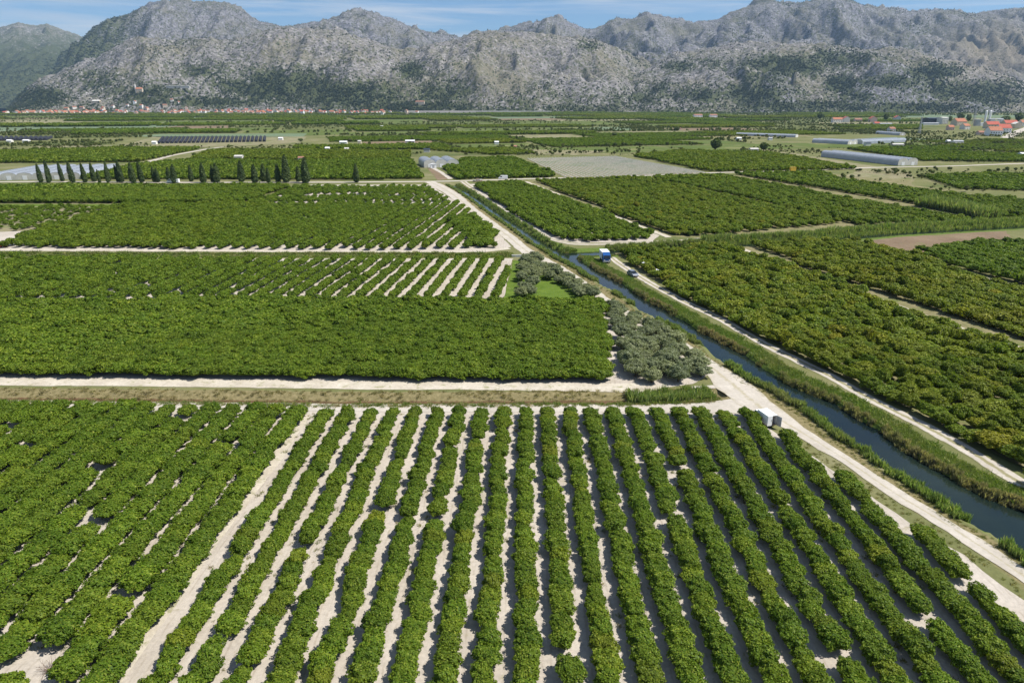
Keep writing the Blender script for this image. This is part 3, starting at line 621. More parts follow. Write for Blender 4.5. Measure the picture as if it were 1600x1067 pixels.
# --- the other orchard blocks
def holes(scale, thr, s):
    return lambda p: fbm(p[:, 0] * scale, p[:, 1] * scale, 3, s) > thr
orchard('dense dark green citrus block between ditch track and olive groves', [(-80, 474), (938, 474), (942, 500), (948, 596), (-80, 589)], 91.5, 3.2, 2.05, 1.55, 1.32, 1.16, tint=(0, 0.12), seed=1, jit=0.24, vary=0.12)
orchard('citrus orchard with clear slanting rows above the dense block', [(200, 408), (800, 407), (783, 470), (60, 470)], 6.0, 4.1, 2.0, 0.90, 1.08, 1.1, keep=0.98, seed=2, tint=(0, 0.08), jit=0.1, vary=0.1)
orchard('closed citrus canopy at the left above the dense block', [(-80, 406), (200, 408), (60, 470), (-80, 470)], 6.0, 3.7, 2.2, 1.35, 1.2, 1.16, keep=0.97, seed=3, tint=(0, 0.12))
orchard('upper left citrus orchard with bright soil between rows', [(430, 321), (716, 319), (768, 358), (774, 388), (600, 391), (300, 390)], 6.5, 4.4, 2.1, 1.1, 1.1, 1.15, keep=0.97, seed=4, tint=(0, 0.12), jit=0.12, vary=0.1)
orchard('closed upper left citrus orchard beside the young trees', [(8, 387), (70, 360), (196, 322), (430, 321), (300, 390)], 6.5, 3.8, 2.3, 1.45, 1.2, 1.2, keep=0.98, seed=5, tint=(0.05, 0.2))
orchard('round citrus trees closing the orchard corner by the gravel road', [(700, 345), (735, 338), (772, 364), (774, 386), (745, 389)], 6.5, 3.4, 2.6, 1.5, 1.3, 1.25, seed=6)
orchard('gappy citrus orchard below the lone cypress', [(388, 319), (464, 293), (664, 293), (706, 316)], 6.5, 4.4, 2.6, 1.05, 1.05, 1.1, keep=0.93, gap=holes(0.06, 0.7, 9), seed=7, jit=0.14)
orchard('bright green citrus strip in front of the cypress row', [(-80, 292.5), (455, 292.5), (372, 319), (-80, 318)], 91, 3.4, 2.3, 1.5, 1.2, 1.25, tint=(0.02, 0.14), seed=8)
orchard('sparse young citrus trees on pale grass at the left edge', [(-80, 364), (-80, 324), (180, 323), (55, 360)], 6.5, 4.6, 2.8, 0.9, 0.9, 0.85, keep=0.9, seed=9, name='young_orchard')
orchard('wedge-shaped citrus orchard right of the bending track', [(739, 290), (814, 286), (1018, 366), (1010, 374), (912, 379), (868, 373), (806, 338)], -16.5, 3.5, 2.3, 1.42, 1.2, 1.2, seed=10, tint=(0.02, 0.12))
orchard('wide yellowish citrus orchard behind the reed belt', [(836, 285), (1005, 279), (1320, 349), (1100, 370), (1045, 368)], -16.5, 3.7, 2.4, 1.4, 1.15, 1.2, keep=0.97, tint=(0.08, 0.4), spots=0.012, seed=11)
orchard('citrus orchard strip crossing to the far right reeds', [(1020, 279), (1125, 275), (1420, 330), (1540, 350), (1340, 352)], -16.5, 3.8, 2.5, 1.4, 1.15, 1.2, keep=0.97, tint=(0.02, 0.24), spots=0.006, seed=12)
orchard('dark citrus orchard at the right edge below the dry field', [(1145, 273), (1285, 270), (1310, 281), (1480, 305), (1660, 322), (1660, 346), (1560, 343), (1431, 321)], -16.5, 3.9, 2.6, 1.4, 1.15, 1.2, tint=(0.0, 0.2), seed=13)
orchard('dark green orchard strips near the right edge', [(1440, 277), (1560, 273), (1660, 280), (1660, 300), (1500, 296)], -16.5, 4, 2.6, 1.4, 1.2, 1.2, tint=(0.0, 0.1), seed=14)
orchard('big sunlit citrus orchard with yellow trees right of the canal', [(968, 397), (1132, 388), (1222, 419), (1308, 450), (1390, 480), (1494, 518), (1720, 600), (1720, 835), (1600, 750), (1532, 705), (1448, 657), (1364, 616), (1296, 579), (1202, 535), (1127, 493), (1060, 460), (1000, 424)],
        -16.5, 3.45, 2.4, 1.42, 1.22, 1.25, tint=(0.10, 0.48), spots=0.04, seed=15, gap=holes(0.13, 0.83, 21), vary=0.2, edge=[(1532, 698), (1364, 611), (1202, 531), (1060, 457)])
orchard('yellow-green citrus orchard beyond the grassy path', [(1165, 385), (1290, 380), (1335, 381), (1430, 401), (1472, 423), (1540, 443), (1720, 490), (1720, 571), (1600, 534), (1499, 500), (1397, 464), (1316, 436), (1229, 407)],
        -16.5, 3.5, 2.4, 1.42, 1.2, 1.22, tint=(0.25, 0.6), spots=0.02, seed=16, edge=[(1600, 530), (1499, 496), (1316, 432)])
orchard('dark green citrus orchard by the fallow patch', [(1430, 394), (1530, 383), (1720, 380), (1720, 480), (1540, 432), (1475, 413)], -16.5, 3.5, 2.4, 1.42, 1.2, 1.25, tint=(0, 0.06), seed=17, edge=[(1540, 430), (1475, 411)])
orchard('orchard right of the white greenhouse', [(693, 264), (728, 249), (800, 248), (872, 277), (712, 281)], -16, 4, 2.6, 1.5, 1.2, 1.4, tint=(0, 0.1), seed=18)
orchard('dark orchard behind the lone cypress', [(470, 281), (470, 254), (640, 250), (662, 281)], 91, 4, 2.6, 1.5, 1.2, 1.4, tint=(0, 0.15), seed=19)
orchard('orchard behind the middle cypresses', [(110, 281), (215, 259), (300, 252), (465, 254), (465, 281)], 91, 4, 2.6, 1.5, 1.2, 1.4, tint=(0, 0.2), seed=20)
orchard('green orchard behind the left film greenhouse', [(-60, 256), (-60, 240), (190, 233), (312, 233), (215, 254)], 91, 4.2, 3, 1.6, 1.3, 1.5, tint=(0.05, 0.25), seed=21)
orchard('yellowish orchard beyond the valley road', [(300, 249), (330, 236), (500, 236), (640, 238), (640, 248), (480, 251)], 91, 4.5, 3, 1.6, 1.3, 1.4, keep=0.93, tint=(0.15, 0.4), seed=22)
orchard('yellow-tinged orchard above the white mulch field', [(990, 245), (1060, 237), (1200, 240), (1340, 265), (1110, 269)], -16, 4.2, 3, 1.5, 1.3, 1.4, tint=(0.1, 0.35), seed=23)
orchard('green orchard behind the long greenhouse', [(1320, 233), (1440, 238), (1660, 245), (1660, 255), (1440, 252)], 88, 4.2, 3, 1.5, 1.3, 1.4, tint=(0.0, 0.2), seed=24)

# ------------------------------------------------------------------ olives, cypresses, single trees
olive_trunk = [trunk_mesh('olive_trunk', 300 + k, 1.7, 0.2, 1.1, M['bark']) for k in range(3)]
def grove(px, sp_, label, group, seed):
    r = np.random.default_rng(seed); poly = G(px); pts = []
    lo, hi = poly.min(0), poly.max(0); tries = r.uniform(lo, hi, (6000, 2)); tries = tries[inside(tries, poly)]
    for p in tries:
        if all(np.hypot(*(p - q)) > sp_ for q in pts): pts.append(p)
    pts.sort(key=lambda p: proj(np.array([[p[0], p[1], 2.0]]))[0][0])
    for k, p in enumerate(pts):
        root = empty('olive_tree', (p[0], p[1], 0), r.uniform(0, 6.28)); s = r.uniform(0.72, 1.02) * (0.86 if seed == 61 else 1.0); root.scale = (s * 1.12, s * 1.12, s * r.uniform(0.8, 1.1))
        c = link('crown', olive_near[int(r.integers(0, 6))], None, root); c['tint'] = 0.0
        link('trunk', olive_trunk[k % 3], None, root)
        tag(root, label % nth(k + 1), 'olive tree', group)
grove([(816, 406), (836, 407), (872, 429), (930, 463), (932, 469), (906, 465), (880, 449), (850, 436), (834, 446), (830, 465), (814, 465)], 2.6, 'silvery olive tree, %s from the left in the upper grove by the lawn', 'olive trees of the upper grove', 61)
grove([(956, 486), (970, 489), (1040, 530), (1098, 578), (1096, 590), (1044, 600), (998, 598), (970, 575), (974, 545), (960, 505)], 2.9, 'silvery olive tree, %s from the left in the lower grove beside gravel road', 'olive trees of the lower grove', 62)

cyp = [column_mesh('cypress_crown', 400 + k, 1.05, 10.0, 1500, 0.7, 0.28, M['cypress']) for k in range(5)]
cyp_trunk = MB().tube([(0, 0, -0.1), (0, 0, 2.0)], [0.2, 0.14], 6).mesh('cypress_trunk'); cyp_trunk.materials.append(M['bark'])
CY_ = [(69, 258), (75, 253), (81, 262), (95, 255), (118, 254), (130, 257), (138, 259), (145, 257), (160, 265), (168, 255), (173, 262), (182, 259), (194, 253), (205, 260), (213, 255), (219, 256), (226, 259), (240, 262), (251, 264), (262, 263),
       (276, 258), (297, 261), (321, 256), (331, 260), (342, 257), (376, 254), (401, 258), (411, 259), (422, 263), (433, 258), (450, 245), (465, 262), (480, 248), (556, 257)]
lean = np.random.default_rng(5)
for k, (x, ty) in enumerate(CY_):
    b_ = at(x, 284.5 + (k % 3) * 0.5 if x < 550 else 286); zc = proj(b_[None])[2][0]; h = (285 - ty) / FPX * zc * 1.03
    root = empty('cypress_tree', b_ + [0, 2.0 if k % 2 else -2.5, 0], lean.uniform(0, 6)); wdt = h / 10 * (1.15 if x < 200 else 1.5) * lean.uniform(.85, 1.15)
    root.scale = (wdt, wdt, h / 10); root.rotation_euler = (0, -0.07 if x < 260 else 0, 0)
    c = link('crown', cyp[k % 5], None, root); c['tint'] = 0.0; link('trunk', cyp_trunk, None, root)
    tag(root, 'lone dark cypress standing right of the row beside the cross road' if x > 550 else 'dark cypress, %s from the left in the row along the cross road' % nth(k + 1), 'cypress', 'cypresses along the cross road')

def broadleaf(px, py, wpx, hpx, label, name='broadleaf_tree', mat=None, k=0):
    b_ = at(px, py); zc = proj(b_[None])[2][0]; w = wpx / FPX * zc; h = hpx / FPX * zc
    root = empty(name, b_, k * 1.3); root.scale = (w / 4.8, w / 4.8, h / 4.8)
    c = link('crown', wild_mesh[k % 5], None, root); c['tint'] = 0.0; link('trunk', olive_trunk[k % 3], None, root)
    return tag(root, label, 'tree', 'single trees on the plain')
for k, a in enumerate([(1117, 237, 20, 22, 'big dark round tree between far right orchards'), (1193, 237, 16, 15, 'smaller dark round tree right of the big one'), (912, 216, 8, 9, 'small dark tree left on the middle plain'),
                       (960, 214, 9, 8, 'small round tree above the mulch field'), (30, 197, 10, 6, 'low olive-brown bush on the far left meadow'), (1281, 188, 14, 13, 'dark tree left of the long white house'),
                       (1384, 190, 10, 14, 'dark tree between the two small gabled houses'), (1500, 190, 12, 14, 'dark tree behind the orange-roofed houses'), (1513, 190, 9, 12, 'dark tree beside the lattice mast'),
                       (1570, 193, 14, 13, 'dark tree behind the red-roofed halls'), (1590, 192, 14, 16, 'yellowing tree at the right edge of the hamlet'), (1484, 190, 7, 9, 'small dark tree right of the dark hall'),
                       (1058, 205, 8, 8, 'reddish brown bush on the middle plain'), (470, 222, 9, 6, 'small round tree on the left middle plain')]):
    broadleaf(*a, k=k)

# --- bare shrub in the foreground gap, bottom left
m = MB(); rr = random.Random(3)
for k in range(38):
    a, e = rr.uniform(0, 6.28), rr.uniform(0.3, 1.2); l = rr.uniform(0.7, 1.35); p = Vector((0, 0, 0)); d = Vector((math.cos(a) * math.cos(e), math.sin(a) * math.cos(e), math.sin(e))); pts = [p.copy()]
    for j in range(4): p = p + d * l / 4; d = (d + Vector((rr.uniform(-.4, .4), rr.uniform(-.4, .4), rr.uniform(-.3, .2)))).normalized(); pts.append(p.copy())
    m.tube(pts, [0.03, 0.022, 0.016, 0.012, 0.006], 4)
root = empty('bare_shrub', (*bare, 0)); br = m.build('branches', plain('dead_twigs', (0.20, 0.15, 0.12), 0.9, var=0.3, scale=8), root)
MB().tube([(0, 0, -0.1), (0, 0, 0.25)], [0.09, 0.06], 6).build('trunk', M['bark'], root)
tag(root, 'leafless grey-brown shrub in a gap at the bottom left', 'shrub')

# ------------------------------------------------------------------ reeds, bank grass, weeds (nobody could count these)
def along(line, off_lo, off_hi, per_m, r, side_=0, wig=0.0):
    line = np.asarray(line); seg = np.hypot(*np.diff(line, axis=0).T); cum = np.r_[0, np.cumsum(seg)]; n = int(cum[-1] * per_m)
    s = r.uniform(0, cum[-1], n); c = np.stack([np.interp(s, cum, line[:, 0]), np.interp(s, cum, line[:, 1])], 1)
    t = np.stack([np.interp(s + .5, cum, line[:, 0]) - np.interp(s - .5, cum, line[:, 0]), np.interp(s + .5, cum, line[:, 1]) - np.interp(s - .5, cum, line[:, 1])], 1); t /= np.hypot(*t.T)[:, None]
    sg = np.where(r.random(n) < .5, 1, -1) if side_ == 0 else np.full(n, side_)
    o = r.uniform(off_lo, off_hi, n) * sg; p = c + np.stack([t[:, 1], -t[:, 0]], 1) * o[:, None]
    return p, s
def gz(P2):
    a, ta = seg_dist(P2, CANAL); CW = CWF(ta); u, _ = seg_dist(P2, UPPER); b_, _ = seg_dist(P2, BRANCH); c, _ = seg_dist(P2, DITCH); e, _ = seg_dist(P2, DITCH2)
    return np.minimum.reduce([-2.2 * (1 - smooth((a - CW + .6) / 1.9)), -1.7 * (1 - smooth((u - 1.5) / 2)), -1.9 * (1 - smooth((b_ - 2.9) / 1.8)), -.9 * (1 - smooth((c - .4) / 1.8)), -.7 * (1 - smooth((e - .5) / 1.8))])
gr = np.random.default_rng(77)
def blades(name, key, p, h, tint, label, hv=0.3, wx=1.0):
    p = p[in_view(p)]; n = len(p)
    if not n: return
    s = np.clip(gr.normal(h, h * hv, n), 0.2 * h, 2 * h)
    tt = np.clip((tint(p) if callable(tint) else gr.uniform(*tint, n)), 0, 1)
    scatter(name, key, np.column_stack([p, gz(p) - 0.03]), gr.uniform(0, 6.28, n), np.column_stack([s * wx, s * wx, s]), gr.integers(0, 4, n), tt, label)
# line CANAL runs from near to far: side +1 is the right bank; offsets count from the waterline
def bank_(lo, hi, per_m, sd):
    p, s_ = along(CANAL, 0, 0.001, per_m, gr, sd); c, _ = along(CANAL, 0, 0.001, 0.0001, gr, sd)
    line = CANAL; seg = np.hypot(*np.diff(line, axis=0).T); cum = np.r_[0, np.cumsum(seg)]
    t = np.stack([np.interp(s_ + .5, cum, line[:, 0]) - np.interp(s_ - .5, cum, line[:, 0]), np.interp(s_ + .5, cum, line[:, 1]) - np.interp(s_ - .5, cum, line[:, 1])], 1); t /= np.hypot(*t.T)[:, None]
    return p + np.stack([t[:, 1], -t[:, 0]], 1) * (sd * (CWF(s_) + 0.65 + gr.uniform(lo, hi, len(s_))))[:, None], s_
p1, s1 = bank_(-0.35, 0.75, 16, 1); k1 = fbm(s1 * 0.12, s1 * 0, 3, 18) > 0.36
blades('reed', 'reed', p1[k1], 0.27, lambda p: 0.35 + 0.9 * fbm(p[:, 0] * .15, p[:, 1] * .15, 3, 24), 'dead straw-coloured reeds along the right waterline of the canal', 0.45)
p2, _ = bank_(0.6, 4.0, 30, 1); blades('bank_grass', 'tuft', p2, 0.62, lambda p: 0.7 * (fbm(p[:, 0] * .12, p[:, 1] * .12, 3, 27) - 0.4), 'green grass on the right canal bank below the track', 0.4, 1.3)
p3, s3 = bank_(-0.5, 1.5, 16, -1); keep = fbm(s3 * 0.09, s3 * 0, 3, 8) > 0.38
blades('reed', 'reed', p3[keep], 0.33, lambda p: 1.1 * (fbm(p[:, 0] * .12, p[:, 1] * .12, 3, 4) - 0.38), 'green reeds and rushes along the left waterline of the canal', 0.5)
p4, _ = bank_(1.2, 3.0, 8, -1)
blades('bank_grass', 'tuft', p4, 0.26, (0.3, 0.8), 'dry grass verge between canal reeds and gravel road', 0.4, 1.1)
p5, _ = along(UPPER, 1.7, 3.8, 12, gr); blades('reed', 'reed', p5, 0.42, lambda p: 0.8 * (fbm(p[:, 0] * .1, p[:, 1] * .1, 3, 6) - 0.35), 'reeds choking the upper channel beside the gravel road', 0.5)
p6, _ = along(BRANCH[2:], 3.9, 7.2, 14, gr, -1); p6b, _ = along(BRANCH[4:], 1.6, 6.0, 22, gr, -1)
blades('reed', 'reed', p6, 0.45, (0.05, 0.4), 'low reeds on the far side of the side canal', 0.4)
blades('reed', 'reed', p6b, 0.95, (0.0, 0.25), 'tall grey-green reed belt crossing the right side', 0.25, 0.9)
p7, _ = along(BRANCH[:4], 4.4, 5.8, 6, gr, 1); blades('bank_grass', 'tuft', p7, 0.5, (0.0, 0.5), 'bank grass near the parked blue truck', 0.4)
p8, _ = along(G([(1440, 322), (1480, 328), (1520, 336), (1548, 343)]), 0, 3.5, 26, gr); blades('reed', 'reed', p8, 1.7, (0.0, 0.3), 'tall reed clump standing in the far right orchard', 0.2)
p9, _ = along(DITCH, 0.8, 3.2, 10, gr); blades('ditch_grass', 'tuft', p9, 0.4, (0.65, 1.0), 'straw-coloured grass lining the ditch above the foreground orchard', 0.4, 1.3)
p9, _ = along(DITCH, 1.2, 3.0, 8, gr, 1); blades('ditch_grass', 'tuft', p9, 0.5, (0.0, 0.35), 'green grass on the near side of the ditch', 0.4, 1.2)
p10, _ = along(G([(985, 622), (1050, 620), (1112, 615)]), 0, 1.6, 30, gr); blades('reed', 'reed', p10, 0.55, (0.0, 0.15), 'bright green reeds at the right end of the ditch', 0.3)
p11, _ = along(DITCH2, 0.2, 3.0, 14, gr); blades('ditch_grass', 'tuft', p11, 0.9, (0.0, 0.55), 'grass band along the upper left ditch', 0.4, 1.4)
# weeds in the foreground rows
w_ = np.column_stack([gr.uniform(-75, 75, 5200), gr.uniform(38, 104, 5200)]); vv = w_ @ n0; kk = (vv - v0) / RS; offr = np.abs(kk - np.round(kk))
w_ = w_[(fbm(w_[:, 0] * .2, w_[:, 1] * .2, 3, 14) > 0.55) & (offr < 0.44) & inside(w_, G([(-500, 640), (480, 645), (1140, 647), (1600, 1000), (1900, 1290), (-900, 1290)]))]
blades('weeds', 'tuft', w_, 0.33, (0.2, 0.9), 'sparse dry weeds on the soil between foreground rows', 0.4, 1.2)
p12, _ = along(G([(1700, 1000), (1600, 926), (1482, 843), (1397, 790), (1323, 738), (1250, 692)]), 0, 0.8, 5, gr); blades('bank_grass', 'tuft', p12, 0.3, (0.3, 0.9), 'short dry grass edging the gravel road', 0.4)

# ------------------------------------------------------------------ mountains
def ctl(pts, Y):
    q = np.array([atY(x, y, Y) for x, y in pts]); return q[:, 0] / Y, q[:, 2]
SKY0 = [(-300, 60), (-60, 48), (0, 44), (20, 39), (29, 36), (39, 40), (61, 41), (73, 38), (84, 42), (105, 52), (128, 60), (170, 75), (260, 120), (330, 160)]
SKY1 = [(60, 168), (90, 110), (110, 80), (128, 62), (135, 56), (152, 45), (169, 37), (196, 28), (216, 16), (236, 8), (256, 4), (290, 3), (324, 4), (351, 8), (381, 20), (405, 34), (429, 40), (456, 42), (483, 39), (513, 30), (540, 24), (581, 20), (597, 24), (618, 32), (645, 44), (665, 51), (692, 57), (712, 62), (760, 80), (840, 120), (900, 165)]
SKY2 = [(5, 178), (17, 166), (44, 146), (67, 132), (101, 116), (128, 108), (152, 100), (175, 84), (196, 71), (216, 61), (270, 61), (324, 62), (371, 64), (405, 56), (435, 46), (472, 47), (506, 49), (540, 53), (564, 62), (631, 78), (682, 74), (719, 67), (739, 58), (766, 52), (810, 51), (850, 54), (900, 55), (935, 62), (980, 84), (1020, 112), (1060, 145), (1090, 176)]
SKY3 = [(640, 172), (700, 90), (732, 62), (753, 52), (776, 50), (820, 44), (834, 43), (854, 33), (871, 35), (894, 39), (918, 44), (942, 43), (979, 32), (1016, 28), (1036, 29), (1070, 35), (1121, 30), (1148, 17), (1181, 4), (1202, 4), (1229, 10), (1249, 6), (1276, 0), (1296, -1), (1323, 4), (1357, 14), (1387, 15), (1418, 22), (1465, 23), (1509, 24), (1556, 20), (1600, 15), (1680, 10), (1900, 30)]
SKY4 = [(900, 177), (950, 150), (1000, 112), (1050, 96), (1090, 88), (1130, 78), (1200, 72), (1260, 70), (1310, 74), (1350, 80), (1390, 76), (1440, 88), (1500, 104), (1560, 122), (1610, 138), (1700, 160), (1800, 178)]
SKY5 = [(1120, 178), (1160, 150), (1190, 124), (1215, 112), (1240, 122), (1270, 150), (1300, 160), (1330, 130), (1370, 104), (1400, 100), (1430, 110), (1480, 145), (1510, 132), (1530, 124), (1560, 150), (1590, 178)]
RID = [(SKY0, 9500, 5600), (SKY1, 6600, 4000), (SKY2, 4350, 3230), (SKY3, 6400, 3900), (SKY4, 4050, 3230), (SKY5, 3620, 3210)]
ms_ = np.linspace(-1.02, 1.02, 840); mY = 3150 + 7000 * np.linspace(0, 1, 330) ** 1.6
SS, MY = np.meshgrid(ms_, mY); MX = SS * MY
ZR = []
for q, (sk, Yk, Yf) in enumerate(RID):
    a, z = ctl(sk, Yk); H = np.interp(SS, a, z, left=max(z[0], 0) if q in (0,) else 0, right=max(z[-1], 0) if q == 3 else 0); H = np.maximum(H, 0)
    yk = Yk + (120 + 60 * q) * (fbm(SS * 9, SS * 0, 3, 40 + q) - 0.5) * (0 if q == 5 else 1); tt_ = (MY - Yf) / (yk - Yf)
    front = np.clip(tt_, 0, 1); fr_ = front ** (1.05 + 0.25 * (q in (1, 3))) ; back = np.clip(1 - ((MY - yk) / (Yk * 0.32)) ** 2, 0, 1)
    # crest aim: keep the outline seen from the valley
    ZR.append((np.where(tt_ <= 1, H * fr_, H * back), q))
MZ = np.max([z for z, _ in ZR], 0); RIDX = np.argmax([z for z, _ in ZR], 0)
crest = np.zeros_like(MZ)
for q, (sk, Yk, Yf) in enumerate(RID):
    crest = np.maximum(crest, np.where(RIDX == q, np.exp(-((MY - Yk) / 260.0) ** 2), 0))
wgt = np.clip(MZ / 130, 0, 1) * (1 - 0.82 * crest)
rg = fbm(MX / 330, MY / 620, 5, 61, True) - 0.55; g2 = fbm(MX / 110, MY / 150, 4, 71, True) - 0.5; g3 = fbm(MX / 34, MY / 40, 3, 81) - 0.5
g4 = fbm(MX / 70, MY / 80, 3, 83, True) - 0.55
MZ = MZ + wgt * ((190 + 120 * np.isin(RIDX, (1, 3))) * rg + 70 * g2) + np.clip(MZ / 60, 0, 1) * (20 * g3 + 26 * g4)
MZ = np.maximum(MZ, -0.5); MZ[0] = -0.5
mp_, mq_, _ = proj(np.column_stack([MX.ravel(), MY.ravel(), MZ.ravel()])); mp_ = mp_.reshape(MZ.shape); mq_ = mq_.reshape(MZ.shape)
veg_ = 0.10 + 0.35 * np.clip(fbm(MX / 240, MY / 240, 4, 91) - 0.45, 0, 1) * 2
for x, y, rx, ry, s_ in [(60, 152, 55, 18, .9), (150, 128, 60, 22, .55), (230, 145, 90, 22, .6), (330, 112, 70, 20, .6), (430, 135, 110, 34, .85), (545, 150, 100, 26, .95), (640, 112, 30, 16, .75), (690, 145, 70, 26, .6), (640, 168, 140, 10, .9), (330, 160, 160, 12, .7),
                         (1300, 92, 75, 18, .9), (1312, 130, 26, 18, 1.2), (1190, 120, 60, 22, .6), (1110, 100, 40, 14, .5), (1460, 112, 50, 18, .9), (1550, 145, 60, 22, 1.0), (1100, 150, 70, 18, .7), (1000, 155, 60, 16, .6), (1250, 165, 140, 10, .8), (1420, 168, 140, 9, .9), (880, 170, 170, 8, .6), (920, 70, 22, 14, .5), (1060, 105, 30, 10, .8), (1230, 140, 60, 14, .5), (1235, 104, 95, 20, .85), (1400, 128, 90, 18, .6), (1170, 146, 75, 18, .85), (1480, 140, 60, 22, .8), (1030, 140, 40, 20, .5), (1340, 150, 60, 14, .7)]:
    veg_ = np.maximum(veg_, s_ * np.exp(-((mp_ - x) / rx) ** 2 - ((mq_ - y) / ry) ** 2) * np.clip(0.5 + 1.1 * fbm(MX / 130, MY / 130, 4, 95), 0, 1.2))
veg_ = np.maximum(veg_, 0.62 * np.clip(1 - MZ / 260, 0, 1) * np.clip(1.6 * fbm(MX / 170, MY / 170, 4, 97) - 0.2, 0, 1.1) * (MY < 4600))
veg_ = np.where(RIDX == 0, np.clip(1.35 - MZ / 900, 0.2, 1) , veg_)
veg_ = np.where((RIDX == 1) & (mp_ < 230), np.maximum(veg_, np.clip(0.9 - (mp_ - 100) / 200, 0, 0.8)), veg_)
nyg, nxg = MZ.shape; ii = np.arange(nxg * nyg).reshape(nyg, nxg)
F = np.stack([ii[:-1, :-1].ravel(), ii[:-1, 1:].ravel(), ii[1:, 1:].ravel(), ii[1:, :-1].ravel()], 1)
me = np_mesh('mountain', np.column_stack([MX.ravel(), MY.ravel(), MZ.ravel()]), F, smooth=True)
dryl = np.clip(1.25 * np.exp(-((mp_ - 1570) / 95) ** 2 - ((mq_ - 80) / 38) ** 2), 0, 1)
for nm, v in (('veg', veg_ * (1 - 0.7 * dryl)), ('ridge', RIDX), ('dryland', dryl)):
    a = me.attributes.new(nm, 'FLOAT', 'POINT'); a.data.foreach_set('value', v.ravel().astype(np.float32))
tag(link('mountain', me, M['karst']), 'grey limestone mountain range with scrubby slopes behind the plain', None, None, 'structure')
def mz(x, y):
    j = np.clip(np.searchsorted(mY, y) - 1, 0, len(mY) - 2); fy = (y - mY[j]) / (mY[j + 1] - mY[j]); s_ = x / y
    i = int(np.clip((s_ - ms_[0]) / (ms_[1] - ms_[0]), 0, len(ms_) - 2)); fx = (s_ - ms_[i]) / (ms_[1] - ms_[0])
    if y < mY[0]: return 0.0
    z = (MZ[j, i] * (1 - fx) + MZ[j, i + 1] * fx) * (1 - fy) + (MZ[j + 1, i] * (1 - fx) + MZ[j + 1, i + 1] * fx) * fy
    return max(0.0, float(z))
wv = (np.clip(veg_ * (0.35 + 1.3 * fbm(MX / 60, MY / 60, 3, 99)), 0.02, 2) ** 1.5 * np.gradient(mY)[:, None] * MY / 4000 * ((RIDX != 0) * 0.85 + 0.15) * (MY < 7500) * (MZ > 1)).ravel(); wv /= wv.sum()
ch = rng.choice(len(wv), 110000, p=wv); jx = rng.uniform(-6, 6, (len(ch), 2))
tp = np.column_stack([MX.ravel()[ch] + jx[:, 0], MY.ravel()[ch], MZ.ravel()[ch] - 0.3])
sc_ = rng.uniform(0.5, 1.7, len(ch)) * (0.7 + 0.5 * np.clip(veg_.ravel()[ch], 0, 1)); scatter('hillside_wood', 'maquis', tp, rng.uniform(0, 6, len(ch)), np.column_stack([sc_, sc_, sc_ * rng.uniform(.8, 1.5, len(ch))]), rng.integers(0, 4, len(ch)), rng.uniform(0, 0.3, len(ch)) , 'dark maquis and pine wood scattered on the mountain slopes')
# road cut on the right-hand slope
ln = []
for x in np.linspace(1470, 1640, 60):
    y_ = 4300 + (x - 1470) * 1.2; s_ = (x - 800) / FPX / (cp + (CY - 85) / FPX * sp); ln.append((s_ * y_, y_, mz(s_ * y_, y_) + 4))
m = MB()
for a, b_ in zip(ln[:-1], ln[1:]): m.quad((a[0], a[1] - 5, a[2] - 2), (b_[0], b_[1] - 5, b_[2] - 2), (b_[0], b_[1] + 5, b_[2] + 2), (a[0], a[1] + 5, a[2] + 2))
tag(m.build('mountain_road', M['gravel']), 'thin pale road cut on the right mountain slope', None, None, 'structure')

# ------------------------------------------------------------------ far plain: a patchwork of parcels
GAPS = [[(1180, 284), (1100, 240), (1200, 228), (1660, 226), (1660, 300), (1440, 300)], [(640, 262), (640, 228), (1100, 228), (1060, 244), (960, 243), (820, 247), (730, 248)], [(-60, 242), (-60, 226), (480, 224), (480, 240), (300, 252)], [(1270, 232), (1270, 206), (1660, 206), (1660, 244)]]
USED = [p for p in OPOLY] + [[(1215, 272), (1215, 264), (1364, 259), (1482, 257), (1660, 251), (1660, 258), (1482, 264), (1364, 266)], [(1285, 262), (1285, 232), (1445, 242), (1445, 266)], [(1262, 232), (1262, 208), (1415, 208), (1415, 230)],
        [(655, 284), (660, 236), (725, 236), (712, 284)], [(818, 250), (965, 242), (1112, 271), (880, 282)], [(235, 232), (240, 209), (490, 208), (480, 226)], [(200, 262), (290, 238), (350, 228), (352, 232), (230, 262)]]
EXCL = [G(p) for p in ([(-120, 286), (-120, 228), (190, 230), (320, 230), (480, 234), (650, 234), (680, 236), (800, 245), (970, 242), (1060, 235), (1210, 238), (1290, 232), (1450, 236), (1720, 243), (1720, 380), (-120, 380)],
                       [(1270, 226), (1270, 211), (1412, 212), (1412, 226)], [(235, 232), (240, 209), (490, 208), (480, 226)], [(-60, 224), (-60, 212), (90, 213), (80, 223)], [(1440, 218), (1440, 190), (1640, 188), (1640, 218)])]
pr = np.random.default_rng(314); az = R(-16); du_ = np.array([math.sin(az), math.cos(az)]); dv_ = np.array([du_[1], -du_[0]])
FARC, FARW, strips = [], [], []
u = 380.0; nf = 0
KINDS = ['orchard', 'orchard', 'orchard', 'meadow', 'scrub', 'stubble', 'young', 'fallow', 'teal']
PK = np.array([.20, .13, .09, .16, .26, .07, .05, .03, .01]); PK /= PK.sum()
